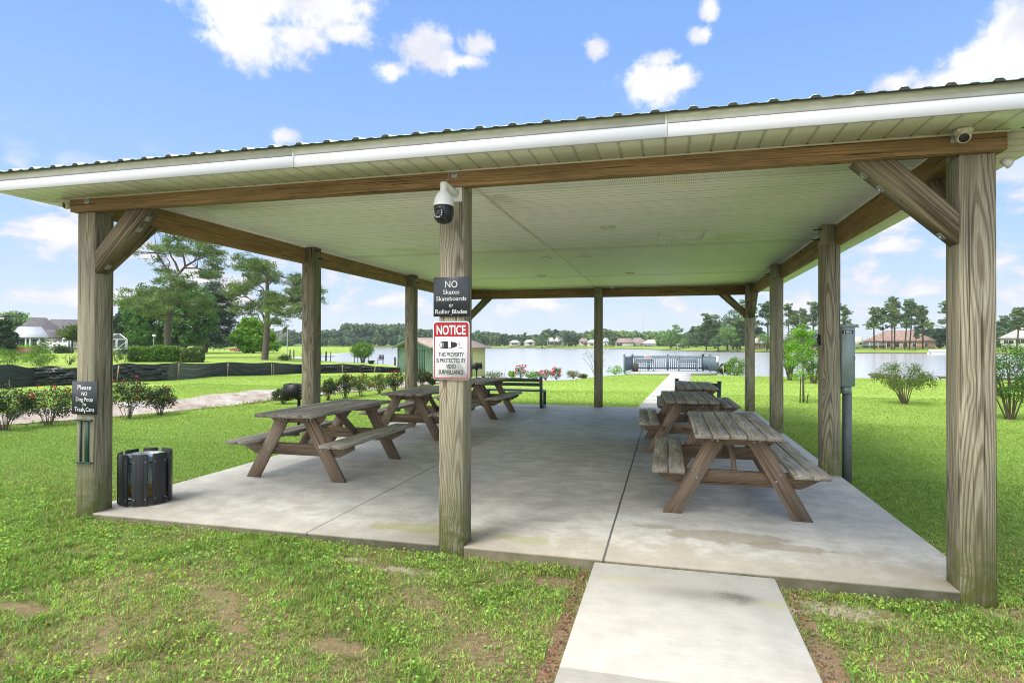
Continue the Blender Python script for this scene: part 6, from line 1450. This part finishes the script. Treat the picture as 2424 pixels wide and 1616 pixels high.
    # lawn beyond
    N = len(lawn); dist = np.hypot(lawn[:, 0]-CAM[0], lawn[:, 1]-CAM[1]); k = r.uniform(.7, 1.25, N); warm = r.normal(0, .12, N); col = np.stack([k*(1+warm), k, k*(1-warm)], 1)
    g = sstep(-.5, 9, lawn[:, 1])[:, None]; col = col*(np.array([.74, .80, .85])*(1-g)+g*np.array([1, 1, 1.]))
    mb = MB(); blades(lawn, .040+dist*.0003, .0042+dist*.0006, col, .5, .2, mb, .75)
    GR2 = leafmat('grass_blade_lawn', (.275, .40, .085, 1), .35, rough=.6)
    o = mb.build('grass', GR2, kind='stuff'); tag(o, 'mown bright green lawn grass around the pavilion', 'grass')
    # rank weeds on the near bank of the channel
    Pn = []; 
    for t_ in r.uniform(0, cum[-1], 5200):
        c0 = sw_at(t_); d_ = sw_at(min(t_+.5, cum[-1]))-sw_at(max(t_-.5, 0)); d_ /= np.linalg.norm(d_); nn = np.array([-d_[1], d_[0]]); lump = math.sin(t_*1.1)+.6*math.sin(t_*2.7+1)
        if lump > -.1: Pn.append(c0-nn*(1.45-abs(r.normal())*.35*max(lump, .1)))
    Pn = np.array(Pn); N = len(Pn); k = r.uniform(.6, 1.2, N); mb = MB(); blades(Pn, np.full(N, .16), np.full(N, .014), np.stack([k, k, k], 1), .5, .2, mb, .4)
    o = mb.build('weeds', leafmat('weed_blade', (.19, .30, .04, 1), .35), kind='stuff'); tag(o, 'rank green weeds creeping over the edge of the channel', 'weeds')
    # mulch strip under the roses and chips by the slab
    mb = MB(); C = []
    for t_ in r.uniform(2, cum[-1]-2, 3600):
        c0 = sw_at(t_); d_ = sw_at(t_+.4)-sw_at(t_-.4); d_ /= np.linalg.norm(d_); nn = np.array([-d_[1], d_[0]]); C.append(c0-nn*r.uniform(1.62, 2.0))
    C = np.array(C); z = gh(C[:, 0], C[:, 1])+.012; mb.quads(leaf_quads(np.column_stack([C, z]), .06, 1.5, .35, None, r), tints(len(C), .6, 1.4, .2, r))
    C = np.concatenate([np.column_stack([r.uniform(4.3, 4.76, 700), -.03-np.abs(r.normal(0, .09, 700))]), np.column_stack([r.normal(4.72, .03, 900), r.uniform(-3, -.1, 900)]), np.column_stack([r.normal(6.07, .03, 700), r.uniform(-3, -.1, 700)]), np.column_stack([r.uniform(6.1, 7.1, 500), -.03-np.abs(r.normal(0, .05, 500))]), np.column_stack([r.uniform(W+.02, W+.35, 400), r.uniform(-.15, .35, 400)])]); z = gh(C[:, 0], C[:, 1])+.006
    mb.quads(leaf_quads(np.column_stack([C, z]), .022, 1.8, .35, None, r), tints(len(C), .5, 1.5, .25, r))
    o = mb.build('wood_chips', leafmat('bark_chip', (.17, .085, .05, 1), .0), kind='stuff'); tag(o, 'reddish brown bark chips along the path and under the roses', 'mulch')
grass()

# ================================================================== sky and sun
SUN_EL, SUN_AZ = R(60), R(214)          # azimuth clockwise from +Y
wd = bpy.data.worlds.new('World'); SC.world = wd; wd.use_nodes = True; nt = wd.node_tree
for n in list(nt.nodes): nt.nodes.remove(n)
class Wn(Nd):
    def __init__(s): s.t = nt
s = Wn(); out = s.n('ShaderNodeOutputWorld'); bg = s.n('ShaderNodeBackground'); s.l(bg.outputs[0], out.inputs[0])
sky = s.n('ShaderNodeTexSky'); sky.sky_type = 'NISHITA'; sky.sun_disc = False; sky.sun_elevation = SUN_EL; sky.sun_rotation = SUN_AZ; sky.air_density = 1.; sky.dust_density = .6; sky.ozone_density = 2.
d = s.n('ShaderNodeTexCoord').outputs['Generated']; x, y, z = s.sep(d)
az = s.math('ARCTAN2', x, y); el = s.math('ARCSINE', z)
def azel(px, py):
    v = ray(px, py); return math.atan2(v[0], v[1]), math.asin(v[2]/np.linalg.norm(v))
blobs = [(640, -20, 230, 110), (600, 95, 120, 70), (560, 20, 120, 90), (790, 20, 90, 60), (820, 75, 60, 30), (700, 90, 70, 45), (1005, 110, 58, 52), (1040, 140, 50, 30), (1125, 105, 38, 35), (925, 170, 38, 24), (1105, 145, 50, 18),
 (1410, 118, 26, 28), (1545, 195, 75, 55), (1610, 185, 45, 30), (1570, 140, 35, 18), (2440, 90, 120, 130), (2340, 150, 130, 60), (2240, 200, 100, 40), (2120, 196, 60, 22), (2420, 190, 160, 50), (676, 325, 32, 22), (1680, 20, 22, 30), (1660, 85, 26, 22)]
m = None
for (px, py, rx, ry) in blobs:
    a0, e0 = azel(px, py); a1, _ = azel(px+rx, py); _, e1 = azel(px, py-ry); ra = abs(a1-a0)*1.06; re = abs(e1-e0)*1.06
    u = s.math('DIVIDE', s.math('SUBTRACT', az, a0), ra); v = s.math('DIVIDE', s.math('SUBTRACT', el, e0), re)
    q = s.math('SUBTRACT', 1., s.math('SQRT', s.math('ADD', s.math('MULTIPLY', u, u), s.math('MULTIPLY', v, v))))
    m = q if m is None else s.math('MAXIMUM', m, q)
co = s.comb(s.math('MULTIPLY', az, 1.), el, 0.)
wr = s.noise(co, 5., 3, .5, True); cw = s.vmath('ADD', co, s.vmath('MULTIPLY', s.vmath('SUBTRACT', wr, (.5, .5, .5)), (.10, .07, 0)))
n1 = s.noise(cw, 17., 9, .62); n2 = s.noise(s.vmath('ADD', co, s.vmath('MULTIPLY', s.vmath('SUBTRACT', s.noise(co, 20., 4, .6, True), (.5, .5, .5)), (.05, .04, 0))), 55., 7, .6)
big = s.math('ADD', m, s.math('MULTIPLY', s.math('SUBTRACT', n1, .5), 2.3)); big = s.math('ADD', big, s.math('MULTIPLY', s.math('SUBTRACT', n2, .5), 1.1))
cm = s.mr(big, -.3, .62, 0, 1)
# unseen bright clouds added overhead and behind the viewer to light the pavilion
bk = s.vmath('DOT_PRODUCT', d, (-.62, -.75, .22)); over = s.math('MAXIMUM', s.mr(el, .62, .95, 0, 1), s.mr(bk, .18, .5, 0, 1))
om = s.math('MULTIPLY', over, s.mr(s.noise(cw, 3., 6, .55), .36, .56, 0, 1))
# low cumulus band and thin haze cloud towards the horizon
cb_ = s.vmath('MULTIPLY', cw, (1., 2.0, 1.)); n3 = s.noise(cb_, 12., 8, .55)
band = s.math('MULTIPLY', s.mr(el, .015, .07, .0, 1), s.mr(el, .30, .16, 0, 1))
low = s.math('MULTIPLY', s.mr(n3, .45, .58, 0, 1), band)
n4 = s.noise(cw, 3.5, 6, .6); thin = s.math('MULTIPLY', s.mr(n4, .60, .82, 0, .12), s.mr(el, .15, .3, 0, 1))
top_ = s.mr(s.noise(s.vmath('ADD', co, (0, .02, 0)), 9., 5, .55), .35, .65, 0, 1)
ccol = s.mix(top_, (.70, .71, .80, 1), (1.0, 1.0, 1.0, 1)); CB = .98
ccol = s.mix(1., ccol, (CB, CB, CB, 1), 'MULTIPLY')
lcol = s.mix(s.mr(n3, .5, .68), (.74, .73, .79, 1), (.96, .92, .92, 1))
base = s.mix(1., sky.outputs[0], (.125, .125, .125, 1), 'MULTIPLY')
lift = s.mr(el, .0, 1.0, 0, 1)
veil = s.ramp(el, [(0., (.70, .79, .90, 1)), (.08, (.54, .69, .90, 1)), (.22, (.36, .58, .92, 1)), (.45, (.235, .455, .95, 1)), (1., (.12, .26, .75, 1))])
base = s.mix(.78, base, veil)
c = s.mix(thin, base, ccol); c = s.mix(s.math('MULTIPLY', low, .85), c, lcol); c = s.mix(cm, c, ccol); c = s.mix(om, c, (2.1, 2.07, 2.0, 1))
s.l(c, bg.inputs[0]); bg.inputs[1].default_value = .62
sl = bpy.data.lights.new('sun', 'SUN'); so = bpy.data.objects.new('sun', sl); COL.objects.link(so)
sl.energy = 2.2; sl.angle = R(22); sl.color = (1, .96, .89)
v = Vector((math.sin(SUN_AZ)*math.cos(SUN_EL), math.cos(SUN_AZ)*math.cos(SUN_EL), math.sin(SUN_EL)))
so.rotation_euler = v.to_track_quat('Z', 'Y').to_euler()
SC.view_settings.view_transform = 'Standard'; SC.view_settings.look = 'None'; SC.view_settings.gamma = 1; SC.view_settings.exposure = .95
SC.render.engine = 'CYCLES'; SC.cycles.use_denoising = True; SC.cycles.max_bounces = 8; SC.cycles.diffuse_bounces = 5; SC.cycles.transparent_max_bounces = 8
SC.cycles.sample_clamp_indirect = 6; SC.cycles.pixel_filter_type = 'BLACKMAN_HARRIS'; SC.cycles.filter_width = 1.0
# thin summer haze over the lake
def haze():
    mb = MB(); mb.box((0, 700, 36), (2100, 1760, 78), None, 2)
    m = bpy.data.materials.new('haze'); m.use_nodes = True; t = m.node_tree
    for n in list(t.nodes): t.nodes.remove(n)
    o = t.nodes.new('ShaderNodeOutputMaterial'); v = t.nodes.new('ShaderNodeVolumePrincipled'); t.links.new(v.outputs[0], o.inputs['Volume'])
    v.inputs['Color'].default_value = (.86, .92, 1, 1); v.inputs['Density'].default_value = .0002; v.inputs['Anisotropy'].default_value = .2
    ob = mb.build('haze', m, kind='stuff'); tag(ob, 'pale summer haze over the lake', 'haze')
haze()
SC.cycles.volume_bounces = 0
